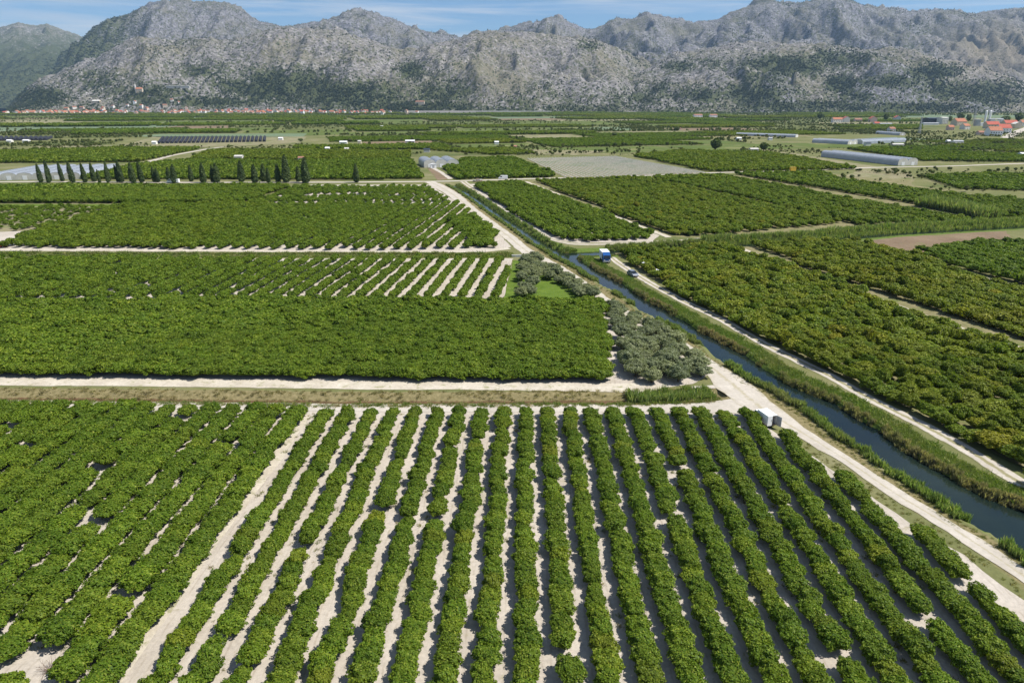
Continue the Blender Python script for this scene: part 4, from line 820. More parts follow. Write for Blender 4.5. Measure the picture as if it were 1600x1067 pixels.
while u < 3150:
    lu = pr.uniform(35, 90) * (0.7 + u / 1100); v = -0.95 * u - 250
    while v < 0.75 * u + 420:
        wv_ = pr.uniform(50, 190) * (0.7 + u / 1300); g = 3.0 + u * 0.002
        quad = np.array([(u + g) * du_ + (v + g) * dv_, (u + g) * du_ + (v + wv_ - g) * dv_, (u + lu - g) * du_ + (v + wv_ - g) * dv_, (u + lu - g) * du_ + (v + g) * dv_])
        c_ = quad.mean(0); k = KINDS[pr.choice(len(KINDS), p=PK)]
        px1, py1, _ = proj(np.column_stack([quad, np.zeros(4)]))
        if px1.max() > -60 and px1.min() < 1660 and c_[1] > 300 and c_[1] < 3150 and not any(inside(c_[None], e)[0] for e in EXCL):
            mt = {'orchard': 'scrub', 'young': 'stubble', 'meadow': 'meadow', 'scrub': 'scrub', 'stubble': 'stubble', 'fallow': 'fallow', 'teal': 'teal'}[k]
            V_ = np.column_stack([quad, np.full(4, 0.10)]); o = link('field', np_mesh('field', V_, np.array([[0, 1, 2, 3]])), M[mt])
            nf += 1; tag(o, None, None, None, 'structure')
            if k in ('orchard', 'young'):
                sp_ = (4.4 if u < 900 else 6.5 if u < 1500 else 9.5)
                q = rows(quad, -16 if pr.random() < .6 else 74, sp_, sp_ * 0.72, pr, 0.94 if k == 'orchard' else 0.8, 0.5)
                if len(q):
                    q = q[~np.any([inside(q, e) for e in EXCL], axis=0)]
                    tint0 = pr.choice([0.0, 0.08, 0.2, 0.34]); ss = sp_ / 4.4 * (1.12 if k == 'orchard' else 0.7)
                    FARC.append(np.column_stack([q, np.full(len(q), ss * pr.uniform(0.85, 1.2)), pr.uniform(tint0, tint0 + 0.12, len(q))]))
            elif k == 'scrub':
                n = int(lu * wv_ / (60 if u < 1200 else 150)); q = pr.uniform(0, 1, (n, 2)); q = quad[0] + q[:, :1] * (quad[1] - quad[0]) + q[:, 1:] * (quad[3] - quad[0])
                q = q[(fbm(q[:, 0] * .02, q[:, 1] * .02, 3, 2) > 0.42) & in_view(q)]; q = q[~np.any([inside(q, e) for e in EXCL], axis=0)] if len(q) else q
                FARW.append(np.column_stack([q, pr.uniform(0.25, 0.8, len(q)), pr.uniform(0, 0.5, len(q))]))
            # hedges on some sides
            for a, b_ in ((quad[0], quad[1]), (quad[1], quad[2])):
                if pr.random() < 0.7:
                    n = int(np.hypot(*(b_ - a)) / (3.0 + u / 700)); tt_ = pr.random((n, 1)); q = a + (b_ - a) * tt_ + pr.normal(size=(n, 2)) * 1.5
                    if n:
                        q = q[in_view(q)]
                        if len(q): q = q[~np.any([inside(q, e) for e in EXCL], axis=0)]
                        FARW.append(np.column_stack([q, pr.uniform(0.35, 0.95, len(q)), pr.uniform(0, 0.4, len(q))]))
        v += wv_
    u += lu
# scrub and bushes in the gaps between orchards nearer by
gap_ = [G(p) for p in GAPS]; used = [G(p) for p in USED]
q = np.column_stack([pr.uniform(-700, 1000, 70000), pr.uniform(330, 1250, 70000)]); q = q[np.any([inside(q, e) for e in gap_], axis=0)]; q = q[~np.any([inside(q, e) for e in used], axis=0)]
q = q[(fbm(q[:, 0] * .025, q[:, 1] * .025, 4, 33) > 0.47) & in_view(q)]
FARW.append(np.column_stack([q, 0.08 + 0.6 * pr.random(len(q)) ** 3.0, pr.uniform(0, 0.6, len(q))]))
# trees of the village and the mountain foot
q = np.column_stack([pr.uniform(-1, 1, 9000), pr.uniform(2550, 3420, 9000)]); q[:, 0] *= q[:, 1] * 0.82
q = q[fbm(q[:, 0] / 90, q[:, 1] / 60, 3, 12) > 0.47]
FOOT = np.column_stack([q, pr.uniform(0.6, 1.5, len(q)), pr.uniform(0, 0.25, len(q))])
FARC = np.vstack(FARC); n = len(FARC); D = np.hypot(FARC[:, 0], FARC[:, 1])
scatter('far_groves', 'citrus', np.column_stack([FARC[:, :2], np.zeros(n)]), pr.uniform(0, 6, n), FARC[:, 2:3] * np.array([[1.3, 1.2, 1.15]]) * pr.normal(1, .12, (n, 1)), 14 + pr.integers(0, 5, n), FARC[:, 3], 'far citrus groves spread across the plain to the mountain foot')
FARW = np.vstack(FARW); n = len(FARW)
scatter('hedgerows', 'wild', np.column_stack([FARW[:, :2], np.zeros(n)]), pr.uniform(0, 6, n), FARW[:, 2:3] * np.column_stack([np.ones(n), np.ones(n), pr.uniform(.6, 1.2, n)]), np.where(np.hypot(FARW[:, 0], FARW[:, 1]) < 900, pr.integers(0, 5, n), 5 + pr.integers(0, 4, n)), FARW[:, 3], 'hedgerow bushes and scrub between the far fields')
n = len(FOOT); zf = np.array([mz(a, b_) for a, b_ in FOOT[:, :2]])
scatter('foothill_trees', 'wild', np.column_stack([FOOT[:, :2], zf]), pr.uniform(0, 6, n), FOOT[:, 2:3] * np.ones((1, 3)), 5 + pr.integers(0, 4, n), FOOT[:, 3], 'trees along the village and the mountain foot')
for lb, px, mt in (('white stripe crop ground right of the greenhouse', [(822, 248), (962, 244.5), (1105, 270), (885, 279)], 'stubble'), ('pale blue-green field behind the black net rows', [(205, 213), (250, 210), (480, 209), (474, 214), (262, 215.5)], 'teal'),
                   ('ground under the black net rows', [(170, 234), (240, 214), (480, 214), (470, 224), (340, 230)], 'stubble'), ('pale field at the left below the greenhouse orchard', [(45, 236), (60, 229), (175, 228), (170, 236)], 'stubble'),
                   ('long blue-green field on the far left plain', [(-60, 207), (-60, 199), (160, 194), (320, 193), (260, 199), (120, 203)], 'teal'), ('pale meadow on the far left plain', [(-60, 197), (-60, 190), (110, 190), (200, 192), (100, 197)], 'stubble'),
                   ('dry grass strip on the middle plain', [(760, 240), (820, 234), (960, 236), (900, 243)], 'stubble'), ('dry yellow strip left of the upper greenhouse', [(1040, 214), (1180, 203), (1290, 206), (1260, 214), (1150, 217)], 'grass_dry'),
                   ('grey-green water meadow below the right hills', [(1130, 183), (1300, 178), (1660, 181), (1660, 185), (1400, 184)], 'teal'), ('grey pond-like field on the middle plain', [(905, 203), (930, 199), (990, 199), (985, 204)], 'teal')):
    sheet('field', px, 0.16, M[mt], lb, 1.0)
# white film rows of the stripe field: too fine to pick apart singly
m = MB(); Q = G([(822, 248), (962, 244.5), (1105, 270), (885, 279)])
for k in range(30):
    a = Q[0] + (Q[1] - Q[0]) * (k + .5) / 30; b_ = Q[3] + (Q[2] - Q[3]) * (k + .5) / 30; d = b_ - a; d = d / np.hypot(*d); n_ = np.array([d[1], -d[0]]) * 0.36
    pts = [(*(a - n_), .17), (*(b_ - n_), .17), (*(b_ - n_ * .5), .42), (*(a - n_ * .5), .42), (*(a + n_ * .5), .42), (*(b_ + n_ * .5), .42), (*(b_ + n_), .17), (*(a + n_), .17)]
    m.quad(pts[0], pts[1], pts[2], pts[3]); m.quad(pts[3], pts[2], pts[5], pts[4]); m.quad(pts[4], pts[5], pts[6], pts[7])
tag(m.build('mulch_rows', M['mulch']), 'white film-covered crop rows right of the greenhouse', None, None, 'stuff')
# black net tunnels
def net_field(px, nrow, label):
    Q = G(px); c_ = Q.mean(0); root = empty('net_tunnels', (*c_, 0))
    for k in range(nrow):
        a = Q[0] + (Q[1] - Q[0]) * (k + .5) / nrow - c_; b_ = Q[3] + (Q[2] - Q[3]) * (k + .5) / nrow - c_; w = np.hypot(*(Q[1] - Q[0])) / nrow * 0.34; d = b_ - a; d /= np.hypot(*d); n_ = np.array([d[1], -d[0]])
        mm = MB(); prof = [(w * math.cos(t_), 0.15 + 2.6 * math.sin(t_)) for t_ in np.linspace(0, math.pi, 6)]
        for (p_, q_) in zip(prof[:-1], prof[1:]):
            mm.quad((*(a + n_ * p_[0]), p_[1]), (*(b_ + n_ * p_[0]), p_[1]), (*(b_ + n_ * q_[0]), q_[1]), (*(a + n_ * q_[0]), q_[1]))
        mm.quad(*[(*(a + n_ * x_), z_) for x_, z_ in prof]); mm.quad(*[(*(b_ + n_ * x_), z_) for x_, z_ in prof])
        mm.build('net_tunnel', M['net'], root)
    tag(root, label, 'shade tunnels')
net_field([(252, 216), (417, 215), (416, 222), (244, 225)], 26, 'rows of black shade-net tunnels on the left plain')
net_field([(-40, 215.5), (84, 215.5), (74, 219.5), (-40, 221)], 16, 'black net tunnels at the far left edge')

# ------------------------------------------------------------------ greenhouses
def greenhouse(base, w_span, spans, length, eave, rise, rz, label, side_mat='film', doors=True, gable='mulch'):
    """spans side by side along local x, ridges along local y; local origin = front middle"""
    root = empty('greenhouse', (base[0], base[1], 0.1), rz); x0 = -w_span * spans / 2
    for k in range(spans):
        xa = x0 + k * w_span; prof = [(xa + w_span * (0.5 - 0.5 * math.cos(t_)), eave + rise * math.sin(t_) ** 0.9) for t_ in np.linspace(0, math.pi, 11)]
        m = MB()
        for p_, q_ in zip(prof[:-1], prof[1:]): m.quad((p_[0], 0, p_[1]), (q_[0], 0, q_[1]), (q_[0], length, q_[1]), (p_[0], length, p_[1]))
        rf = m.build('roof_span', M['film'], root)
        m = MB(); nh = max(4, int(length / 4))
        for j in range(nh + 1):
            y_ = length * j / nh; m.tube([(p_[0], y_, p_[1] + 0.05) for p_ in prof], 0.05, 4)
        tag(m.build('hoops', M['grey'], rf), None, None, None, 'stuff')
        for y_ in (0.0, length):
            g = MB(); g.quad(*([(xa + 0.03, y_, 0), (xa + w_span - 0.03, y_, 0)] + [(a_, y_, b_ - .03) for a_, b_ in prof[::-1]])); gw = g.build('end_wall', M[gable], root)
            if doors and y_ == 0.0:
                MB().box(xa + w_span / 2 - 1.3, xa + w_span / 2 + 1.3, -0.1, -0.03, 0, 2.5).build('door', M['white'], gw)
    for x_ in (x0, x0 + w_span * spans):
        MB().box(x_ - 0.05, x_ + 0.05, 0.05, length - 0.05, 0, eave - 0.02).build('side_wall', M[side_mat], root)
    return tag(root, label, 'greenhouse', 'film greenhouses on the plain')
p_ = at(690, 262); greenhouse(p_, 8.5, 3, 34, 3.0, 2.6, R(14), 'white three-ridged film greenhouse beside the farm lane')
MB_ = MB().box(-2.2, 2.2, -2.6, 0, 0, 2.6); pb = at(677, 262.5); root = empty('greenhouse_porch', (pb[0], pb[1] - 1.5, 0.1), R(14)); MB_.build('wall', M['white'], root); MB().prism([(-2.5, 2.6), (2.5, 2.6), (0, 3.4)], -2.8, 0.1).build('roof', M['white'], root); MB().box(-0.7, 0.7, -2.68, -2.61, 0, 2.1).build('door', M['grey'], root)
tag(root, 'small white porch at the left front of the three-ridged greenhouse', 'porch')
# left multi-span house: ridges run away from the viewer
p_ = at(52, 281.5); greenhouse(p_, 9.0, 6, 62, 2.6, 1.7, R(-24) * 0 + R(8), 'huge pale multi-span film greenhouse at the left edge behind cypresses')
# long tunnel on the right: seen along its flank
def long_tunnel(pa, pb_, wd, eave, rise, label, bays=2):
    a, b_ = at(*pa)[:2], at(*pb_)[:2]; d = b_ - a; Lg = float(np.hypot(*d)); rz = math.atan2(d[1], d[0]) - math.pi / 2
    # local y runs from b to a
    g = greenhouse((b_[0], b_[1]), wd, bays, Lg, eave, rise, math.atan2(a[1] - b_[1], a[0] - b_[0]) - math.pi / 2, label)
    return g
long_tunnel((1296, 245), (1418, 259), 8.5, 3.0, 2.4, 'long grey film tunnel greenhouse beside the pale stony field')
long_tunnel((1276, 223), (1332, 226), 9, 2.6, 2.2, 'left half of the upper film greenhouse beyond the long tunnel')
long_tunnel((1336, 225), (1404, 222), 9, 2.6, 2.2, 'right half of the upper film greenhouse beyond the long tunnel')
long_tunnel((1152, 212), (1245, 215), 10, 2.0, 2.0, 'low pale film tunnel left of the upper greenhouse', 1)
long_tunnel((1372, 209.5), (1410, 212), 9, 2.2, 2.0, 'small pale film tunnel below the gabled houses', 1)

# ------------------------------------------------------------------ houses
def house(name, base, w, d, h, rise, rz, wall, roof, label, cat='house', group=None, nwin=3, storeys=2, chimney=True, hip=False, over=0.4):
    root = empty(name, base, rz)
    m = MB(); m.prism([(-d / 2, -1.5), (d / 2, -1.5), (d / 2, h), (0, h + rise - .05), (-d / 2, h)], -w / 2, w / 2, 'x'); m.build('wall', M[wall], root)
    e = over * rise / (d / 2); m = MB()
    for s in (-1, 1):
        x0_, x1_ = -w / 2 - over, w / 2 + over; y1_ = s * (d / 2 + over); z1_ = h - e
        m.quad((x0_, 0, h + rise), (x1_, 0, h + rise), (x1_, y1_, z1_), (x0_, y1_, z1_)); m.quad((x0_, 0, h + rise + .25), (x1_, 0, h + rise + .25), (x1_, y1_, z1_ + .25), (x0_, y1_, z1_ + .25))
        m.quad((x0_, y1_, z1_), (x1_, y1_, z1_), (x1_, y1_, z1_ + .25), (x0_, y1_, z1_ + .25))
        for x_ in (x0_, x1_): m.quad((x_, 0, h + rise), (x_, y1_, z1_), (x_, y1_, z1_ + .25), (x_, 0, h + rise + .25))
    rf = m.build('roof', M[roof], root)
    if chimney: MB().box(w * .2, w * .2 + .7, -.35 + d * .12, .35 + d * .12, h + rise * .5, h + rise + 0.9).build('chimney', M['render'], rf)
    for s in range(storeys if nwin else 0):
        for k in range(nwin):
            x_ = -w / 2 + w * (k + .5) / nwin; z_ = 1.0 + s * 2.9
            if z_ + 1.4 < h:
                if s == 0 and k == nwin // 2: MB().box(x_ - .55, x_ + .55, -d / 2 - .06, -d / 2 - .01, 0, 2.1).build('door', M['tile3'], root)
                else:
                    wn = MB().box(x_ - .6, x_ + .6, -d / 2 - .05, -d / 2 - .01, z_, z_ + 1.4).build('window', M['glass'], root)
                    MB().box(x_ - .75, x_ + .75, -d / 2 - .16, -d / 2 - .01, z_ - .14, z_ - .03).build('sill', M['concrete'], wn)
        for y_ in (-d / 4, d / 4):
            z_ = 1.0 + s * 2.9
            if z_ + 1.4 < h: MB().box(w / 2 + .01, w / 2 + .05, y_ - .55, y_ + .55, z_, z_ + 1.4).build('window', M['glass'], root)
    return tag(root, label, cat, group)
def hp(px, py, wpx, d, h, rise, rz, wall, roof, label, **kw):
    b_ = at(px, py); zc = proj(b_[None])[2][0]
    return house(kw.pop('name', 'house'), (b_[0], b_[1], 0.05), wpx / FPX * zc, d, h, rise, R(rz), wall, roof, label, **kw)
HG = 'houses of the right-hand hamlet'
hp(1307, 192, 15, 11, 7.5, 4, 6, 'render', 'tile', 'long white house with orange roof left in the hamlet', group=HG, nwin=5)
hp(1321, 191.5, 10, 14, 9, 4.5, 84, 'render', 'tile2', 'white house with red roof joined right of the long house', group=HG, nwin=4)
hp(1340, 190, 11, 10, 4.5, 3, 0, 'pink', 'tile3', 'low brown-roofed house between the two white ones', group=HG, storeys=1)
hp(1363, 191, 9, 16, 8, 5, 84, 'pink', 'tile2', 'gabled rose-walled house with red roof in the hamlet middle', group=HG)
hp(1369, 195.5, 8, 9, 3.5, 2.5, 0, 'render', 'tile2', 'low red-roofed annex before the rose-walled house', group=HG, storeys=1, chimney=False)
hp(1383, 196.5, 18, 8, 3.5, 1.2, -3, 'white', 'grey', 'long low white shed below the rose-walled house', cat='shed', nwin=0, chimney=False, name='shed')
hp(1401, 189, 9, 14, 8, 4.5, 84, 'render', 'tile2', 'small gabled white house with red roof before the dark hall', group=HG)
hp(1269, 173.5, 12, 14, 9, 3, 5, 'white', 'render', 'single white house under the right mountain', nwin=3)
hp(1090, 184, 13, 14, 7, 3, 8, 'white', 'tile3', 'left one of two white houses on the plain edge', group='pair of far white houses')
hp(1114, 184, 11, 14, 7, 3, 8, 'white', 'tile3', 'right one of two white houses on the plain edge', group='pair of far white houses')
hp(1456, 193.5, 22, 26, 11, 1.5, 4, 'darkmetal', 'darkmetal', 'dark blue-black hall left of the works', cat='hall', nwin=0, chimney=False, name='hall')
hp(1471.5, 194, 9.5, 20, 13, 1, 4, 'render', 'render', 'white office block attached right of the dark hall', cat='building', nwin=4, storeys=3, chimney=False, name='office_building')
hp(1453, 195.5, 24, 10, 3.5, 1, 2, 'white', 'grey', 'low white shed before the dark hall', cat='shed', nwin=0, chimney=False, name='shed')
hp(1497, 196.5, 17, 18, 8, 6, 10, 'cream', 'tile', 'big orange-roofed house left of the works', group=HG, nwin=5)
hp(1484, 203.5, 8, 10, 5, 3, 0, 'pink', 'tile', 'small orange-roofed house at the left of the orange group', group=HG)
hp(1507, 202.5, 10, 11, 6, 3.5, 15, 'render', 'tile', 'orange-roofed white house at the right of the orange group', group=HG)
hp(1548, 201, 18, 16, 7, 5, -6, 'cream', 'tile2', 'upper left red-roofed hall by the silos', group=HG, nwin=4)
hp(1576, 199.5, 18, 18, 8, 5, -8, 'cream', 'tile2', 'upper right red-roofed hall at the works', group=HG, nwin=4)
hp(1551, 212.5, 18, 16, 7.5, 5, -6, 'white', 'tile', 'front orange-red farm hall with white wall', group=HG, nwin=5)
hp(1566, 208, 17, 16, 7.5, 5.5, -6, 'white', 'tile2', 'front right red farm hall with white gable', group=HG, nwin=4)
hp(1587, 201, 11, 12, 8, 3, 84, 'cream', 'render', 'cream house beside the hamlet road', group=HG)
hp(1598, 198, 12, 14, 8, 4, 0, 'render', 'tile', 'orange-roofed house cut by the right edge', group=HG)
hp(1533, 211, 12, 9, 3.5, 2, 0, 'pink', 'tile3', 'low rose shed left of the farm halls', cat='shed', storeys=1, chimney=False, name='shed')
hp(1392, 206, 9, 9, 4.5, 2.5, 10, 'render', 'tile3', 'small brown-roofed house above the upper greenhouse', group=HG, storeys=1)
# works: silos, lattice mast, hoppers
for k, x in enumerate((1537.5, 1544)):
    b_ = at(x, 195); root = empty('silo', (b_[0], b_[1], 0)); MB().tube([(0, 0, 5), (0, 0, 27)], 2.2, 12).build('tank', M['white'], root); MB().tube([(0, 0, 27), (0, 0, 29)], [2.2, .4], 12).build('cap', M['white'], root); MB().tube([(0, 0, 2.4), (0, 0, 5)], [.5, 2.2], 12).build('cone', M['grey'], root)
    for q in range(4):
        a = q * math.pi / 2 + .7; MB().tube([(math.cos(a) * 2, math.sin(a) * 2, -.2), (math.cos(a) * 2, math.sin(a) * 2, 6)], .2, 5).build('leg', M['grey'], root)
    tag(root, ('left' if k == 0 else 'right') + ' one of the two tall white silos at the works', 'silo', 'silos at the works')
def mast(px, py, h, w, label, name='lattice_mast'):
    b_ = at(px, py); root = empty(name, (b_[0], b_[1], 0)); m = MB()
    for q in range(4):
        a = q * math.pi / 2 + .78; MB().tube([(math.cos(a) * w, math.sin(a) * w, -.3), (math.cos(a) * w * .25, math.sin(a) * w * .25, h)], .16 + h / 300, 4).build('leg', M['grey'], root)
    for j in range(9):
        f0, f1 = j / 9, (j + 1) / 9
        for q in range(4):
            a0, a1 = q * math.pi / 2 + .78, (q + 1) * math.pi / 2 + .78; r0_, r1_ = w * (1 - .75 * f0), w * (1 - .75 * f1)
            m.tube([(math.cos(a0) * r0_, math.sin(a0) * r0_, h * f0), (math.cos(a1) * r1_, math.sin(a1) * r1_, h * f1)], .09 + h / 500, 4)
    tag(m.build('bracing', M['grey'], root), None, None, None, 'stuff')
    for z_ in (.86, .97): MB().box(-w * 1.0, w * 1.0, -.15, .15, h * z_ - .15, h * z_ + .15).build('cross_arm', M['grey'], root)
    return tag(root, label, 'mast')
mast(1520.5, 194, 42, 3.2, 'pale lattice mast beside the works')
mast(1436, 209, 24, 2.2, 'grey lattice pylon in front of the dark hall')
b_ = at(1553, 196.5); root = empty('hopper_plant', (b_[0], b_[1], 0), .1)
MB().box(-14, -4, -5, 5, 0, 13).build('hopper', M['grey'], root); MB().box(-3, 8, -5, 5, 0, 10).build('hopper', M['concrete'], root); MB().box(9, 17, -5, 5, 0, 12).build('hopper', M['grey'], root); MB().box(-14, 17, -1, 1, 12.2, 14).build('conveyor', M['white'], root)
tag(root, 'grey hoppers and conveyor of the works right of the silos', 'works')
b_ = at(1526, 197); root = empty('mixing_tower', (b_[0], b_[1], 0)); MB().box(-5, 4, -4, 4, 0, 12).build('wall', M['grey'], root); MB().box(-6, 5, -5, 5, 12.05, 13).build('roof', M['white'], root); MB().box(5, 14, -4, 4, 0, 6).build('annex', M['white'], root)
tag(root, 'grey mixing tower between lattice mast and silos', 'tower')
# poles
for k, (x, y, h, lb) in enumerate([(1225.5, 198, 15, 'wooden pole left of the upper greenhouse'), (916, 192, 16, 'left thin pole on the far middle plain'), (1058, 196, 16, 'thin pole beside the reddish bush'), (1340, 190, 22, 'thin pole behind the low brown-roofed house')]):
    b_ = at(x, y); root = empty('utility_pole', (b_[0], b_[1], 0)); MB().tube([(0, 0, -.3), (0, 0, h)], [.28, .18], 6).build('post', M['wood'], root); MB().box(-1.4, 1.4, -.12, .12, h - 1.0, h - .75).build('cross_arm', M['wood'], root); tag(root, lb, 'pole', 'poles on the plain')
# sheds over the plain
SH = [(1154, 219.5, 9, 'white', 'white', 'white hut left of the smaller dark round tree'), (1203, 219.5, 7, 'white', 'grey', 'small white hut right of the smaller dark round tree'), (1177, 238, 16, 'concrete', 'concrete', 'pale low shed beside the big dark round tree'), (1355, 228, 10, 'white', 'darkmetal', 'dark-roofed hut below the upper greenhouse'),
      (1401, 230.5, 22, 'cream', 'concrete', 'long cream shed right below the upper greenhouse'), (1481, 224, 7, 'white', 'white', 'white hut on the right plain below orange houses'), (1495, 225, 20, 'white', 'grey', 'long white shed right of the white hut'), (1597, 245.5, 14, 'white', 'white', 'white shed at the right edge'),
      (542, 237, 8, 'white', 'concrete', 'cream hut right of another on the left middle plain'), (512, 236, 8, 'white', 'white', 'white hut on the yellowish orchard'), (641, 224.5, 18, 'concrete', 'white', 'long pale shed on the middle plain'), (562, 224.5, 6, 'cream', 'concrete', 'small cream hut on the middle plain'), (537, 226, 14, 'white', 'white', 'white tent-like shed on the middle plain'),
      (667, 238.5, 12, 'concrete', 'darkmetal', 'dark house behind the three-ridged greenhouse'), (776, 226, 8, 'white', 'white', 'white hut above the dry strip'), (805, 233, 6, 'cream', 'tile3', 'small brown hut on the dry strip'), (42, 223.5, 11, 'white', 'white', 'right white caravan-like hut below the black nets'), (16, 223.5, 9, 'white', 'white', 'left white hut below the black nets'),
      (242, 226, 8, 'white', 'white', 'white hut at the left end of the black net rows'), (439, 219.5, 8, 'white', 'white', 'white hut right of the black net rows'), (471, 252, 10, 'white', 'tile3', 'white hut behind the tall cypress'), (374, 250, 15, 'concrete', 'concrete', 'pale shed behind the middle cypresses'), (493, 190, 8, 'white', 'white', 'white house on the far plain before the village'),
      (129, 188.5, 5, 'white', 'white', 'tiny white hut before the left village'), (597, 200, 6, 'white', 'white', 'tiny white hut on the far middle plain'), (1060, 203.5, 9, 'cream', 'tile3', 'small cream shed beside the reddish bush'), (1043, 183.5, 9, 'white', 'white', 'small white house under the mountain in the middle')]
for x, y, wp, wl, rf_, lb in SH:
    hp(x, y, wp * 0.8, 4.0 + wp * .1, 2.3 + 0.03 * wp, 0.9, 4, 'render' if wl == 'white' else wl, rf_, lb, cat='shed', name='shed', nwin=0, chimney=False, group='sheds and huts on the plain', over=0.2)
# retaining wall at the mountain foot
a, b_ = at(636, 177.5)[:2], at(862, 177.0)[:2]; m = MB(); d = b_ - a; n_ = np.array([d[1], -d[0]]) / np.hypot(*d) * .8
m.quad((*(a + n_), 0), (*(b_ + n_), 0), (*(b_ + n_ * .4), 9), (*(a + n_ * .4), 11)); m.quad((*(a - n_), 0), (*(b_ - n_), 0), (*(b_ - n_ * .4), 9), (*(a - n_ * .4), 11)); m.quad((*(a + n_ * .4), 11), (*(b_ + n_ * .4), 9), (*(b_ - n_ * .4), 9), (*(a - n_ * .4), 11))
m.quad((*(a + n_), 0), (*(a + n_ * .4), 11), (*(a - n_ * .4), 11), (*(a - n_), 0)); m.quad((*(b_ + n_), 0), (*(b_ + n_ * .4), 9), (*(b_ - n_ * .4), 9), (*(b_ - n_), 0))
tag(m.build('retaining_wall', M['concrete']), 'long pale retaining wall at the mountain foot in the middle', 'wall')

# hill-foot village: every house is a thing; those seen this small carry walls and roof only
vr = np.random.default_rng(2024); HM = []
for k in range(6):
    w, d, h, rs = [(11, 9, 6, 2.6), (14, 10, 7, 3), (9, 9, 8, 2.5), (17, 10, 6, 3), (12, 11, 9, 3), (10, 8, 4, 2.2)][k]
    a = MB().prism([(-d / 2, -6), (d / 2, -6), (d / 2, h), (0, h + rs - .05), (-d / 2, h)], -w / 2, w / 2, 'x').mesh('village_wall')
    r_ = MB(); r_.prism([(-d / 2 - .5, h - .3), (0, h + rs), (d / 2 + .5, h - .3), (d / 2 + .5, h), (0, h + rs + .3), (-d / 2 - .5, h)], -w / 2 - .4, w / 2 + .4, 'x'); HM.append((a, r_.mesh('village_roof')))
spots = []
for x0_, x1_, n, ylo, yhi in ((-5, 150, 30, 2760, 3230), (60, 460, 125, 2740, 3250), (448, 605, 50, 2760, 3240), (100, 300, 14, 3250, 3330), (560, 660, 6, 2900, 3200)):
    for _ in range(n):
        x = vr.uniform(x0_, x1_); y = vr.uniform(ylo, yhi); s_ = (x - CX) / FPX / (cp + (CY - 175) / FPX * sp); spots.append((s_ * y, y, x))
ok_ = []
for s_ in spots:
    if all(math.hypot(s_[0] - q[0], s_[1] - q[1]) > 15 for q in ok_): ok_.append(s_)
ok_.sort(key=lambda s_: s_[2])
walls = [('render', 'white'), ('cream', 'cream'), ('pink', 'rose-walled'), ('white', 'bright white')]; tiles = [('tile', 'orange'), ('tile2', 'red'), ('tile3', 'brown')]
mcache = {}
for k, (x, y, _) in enumerate(ok_):
    wm, wn = walls[vr.choice(4, p=[.45, .2, .15, .2])]; tm, tn = tiles[vr.choice(3, p=[.55, .25, .2])]; q = int(vr.integers(0, 6))
    for mm, j in ((wm, 0), (tm, 1)):
        if (q, mm) not in mcache:
            c_ = HM[q][j].copy(); c_.materials.append(M[mm]); mcache[(q, mm)] = c_
    root = empty('village_house', (x, y, mz(x, y)), vr.choice([0, math.pi / 2]) + vr.normal() * 0.3); root.scale = (1.05, 1.05, 1.3)
    link('wall', mcache[(q, wm)], None, root); link('roof', mcache[(q, tm)], None, root)
    tag(root, '%s house with %s roof, %s from the left in the hill-foot village' % (wn, tn, nth(k + 1)), 'house', 'houses of the hill-foot village')
# church above the village
s_ = (222 - CX) / FPX / (cp + (CY - 165) / FPX * sp); y = 3420.0; x = s_ * y; z = mz(x, y); root = empty('church', (x, y, z), 0.15)
MB().prism([(-8, -12), (8, -12), (8, 16), (0, 22), (-8, 16)], -14, 14, 'x').build('nave', M['cream'], root); MB().prism([(-8.8, 15.6), (0, 22.3), (8.8, 15.6), (8.8, 16.2), (0, 22.9), (-8.8, 16.2)], -14.5, 14.5, 'x').build('roof', M['tile'], root)
tw = MB().box(-19, -13.9, -3, 3, -12, 30).build('bell_tower', M['render'], root); MB().tube([(-16.5, 0, 30), (-16.5, 0, 40)], [3.4, .1], 4).build('spire', M['render'], tw)
for k in range(4): MB().box(-10 + k * 6, -8 + k * 6, -8.2, -8.02, 4, 10).build('window', M['glass'], root)
tag(root, 'cream church with bell tower above the left village', 'church')
s_ = (657 - CX) / FPX / (cp + (CY - 172) / FPX * sp); y = 3330.0; x = s_ * y; house('house', (x, y, mz(x, y)), 40, 16, 14, 4, 0, 'cream', 'tile3', 'cream mansion above the retaining wall', nwin=6, storeys=3)
s_ = (152 - CX) / FPX / (cp + (CY - 165) / FPX * sp); y = 3400.0; x = s_ * y; house('house', (x, y, mz(x, y)), 34, 16, 11, 4, 0, 'cream', 'render', 'long cream house above the left village', nwin=6, storeys=2)
s_ = (283 - CX) / FPX / (cp + (CY - 165) / FPX * sp); y = 3460.0; x = s_ * y; house('terrace_building', (x, y, mz(x, y)), 110, 12, 9, 1, 0, 'concrete', 'concrete', 'long grey walled terrace right of the church', 'building', nwin=0, chimney=False)

# ------------------------------------------------------------------ vehicles (local x forward, y left)
def wheels(root, xs, y, r, w):
    for x_ in xs:
        for s in (-1, 1):
            wh = MB().wheel(x_, s * y, r, r, w).build('wheel', M['rubber'], root); MB().wheel(x_, s * (y + w / 2 + .01), r, r * .55, .03).build('rim', M['grey'], wh)
def heading(dx, dy): return math.atan2(dy, dx)
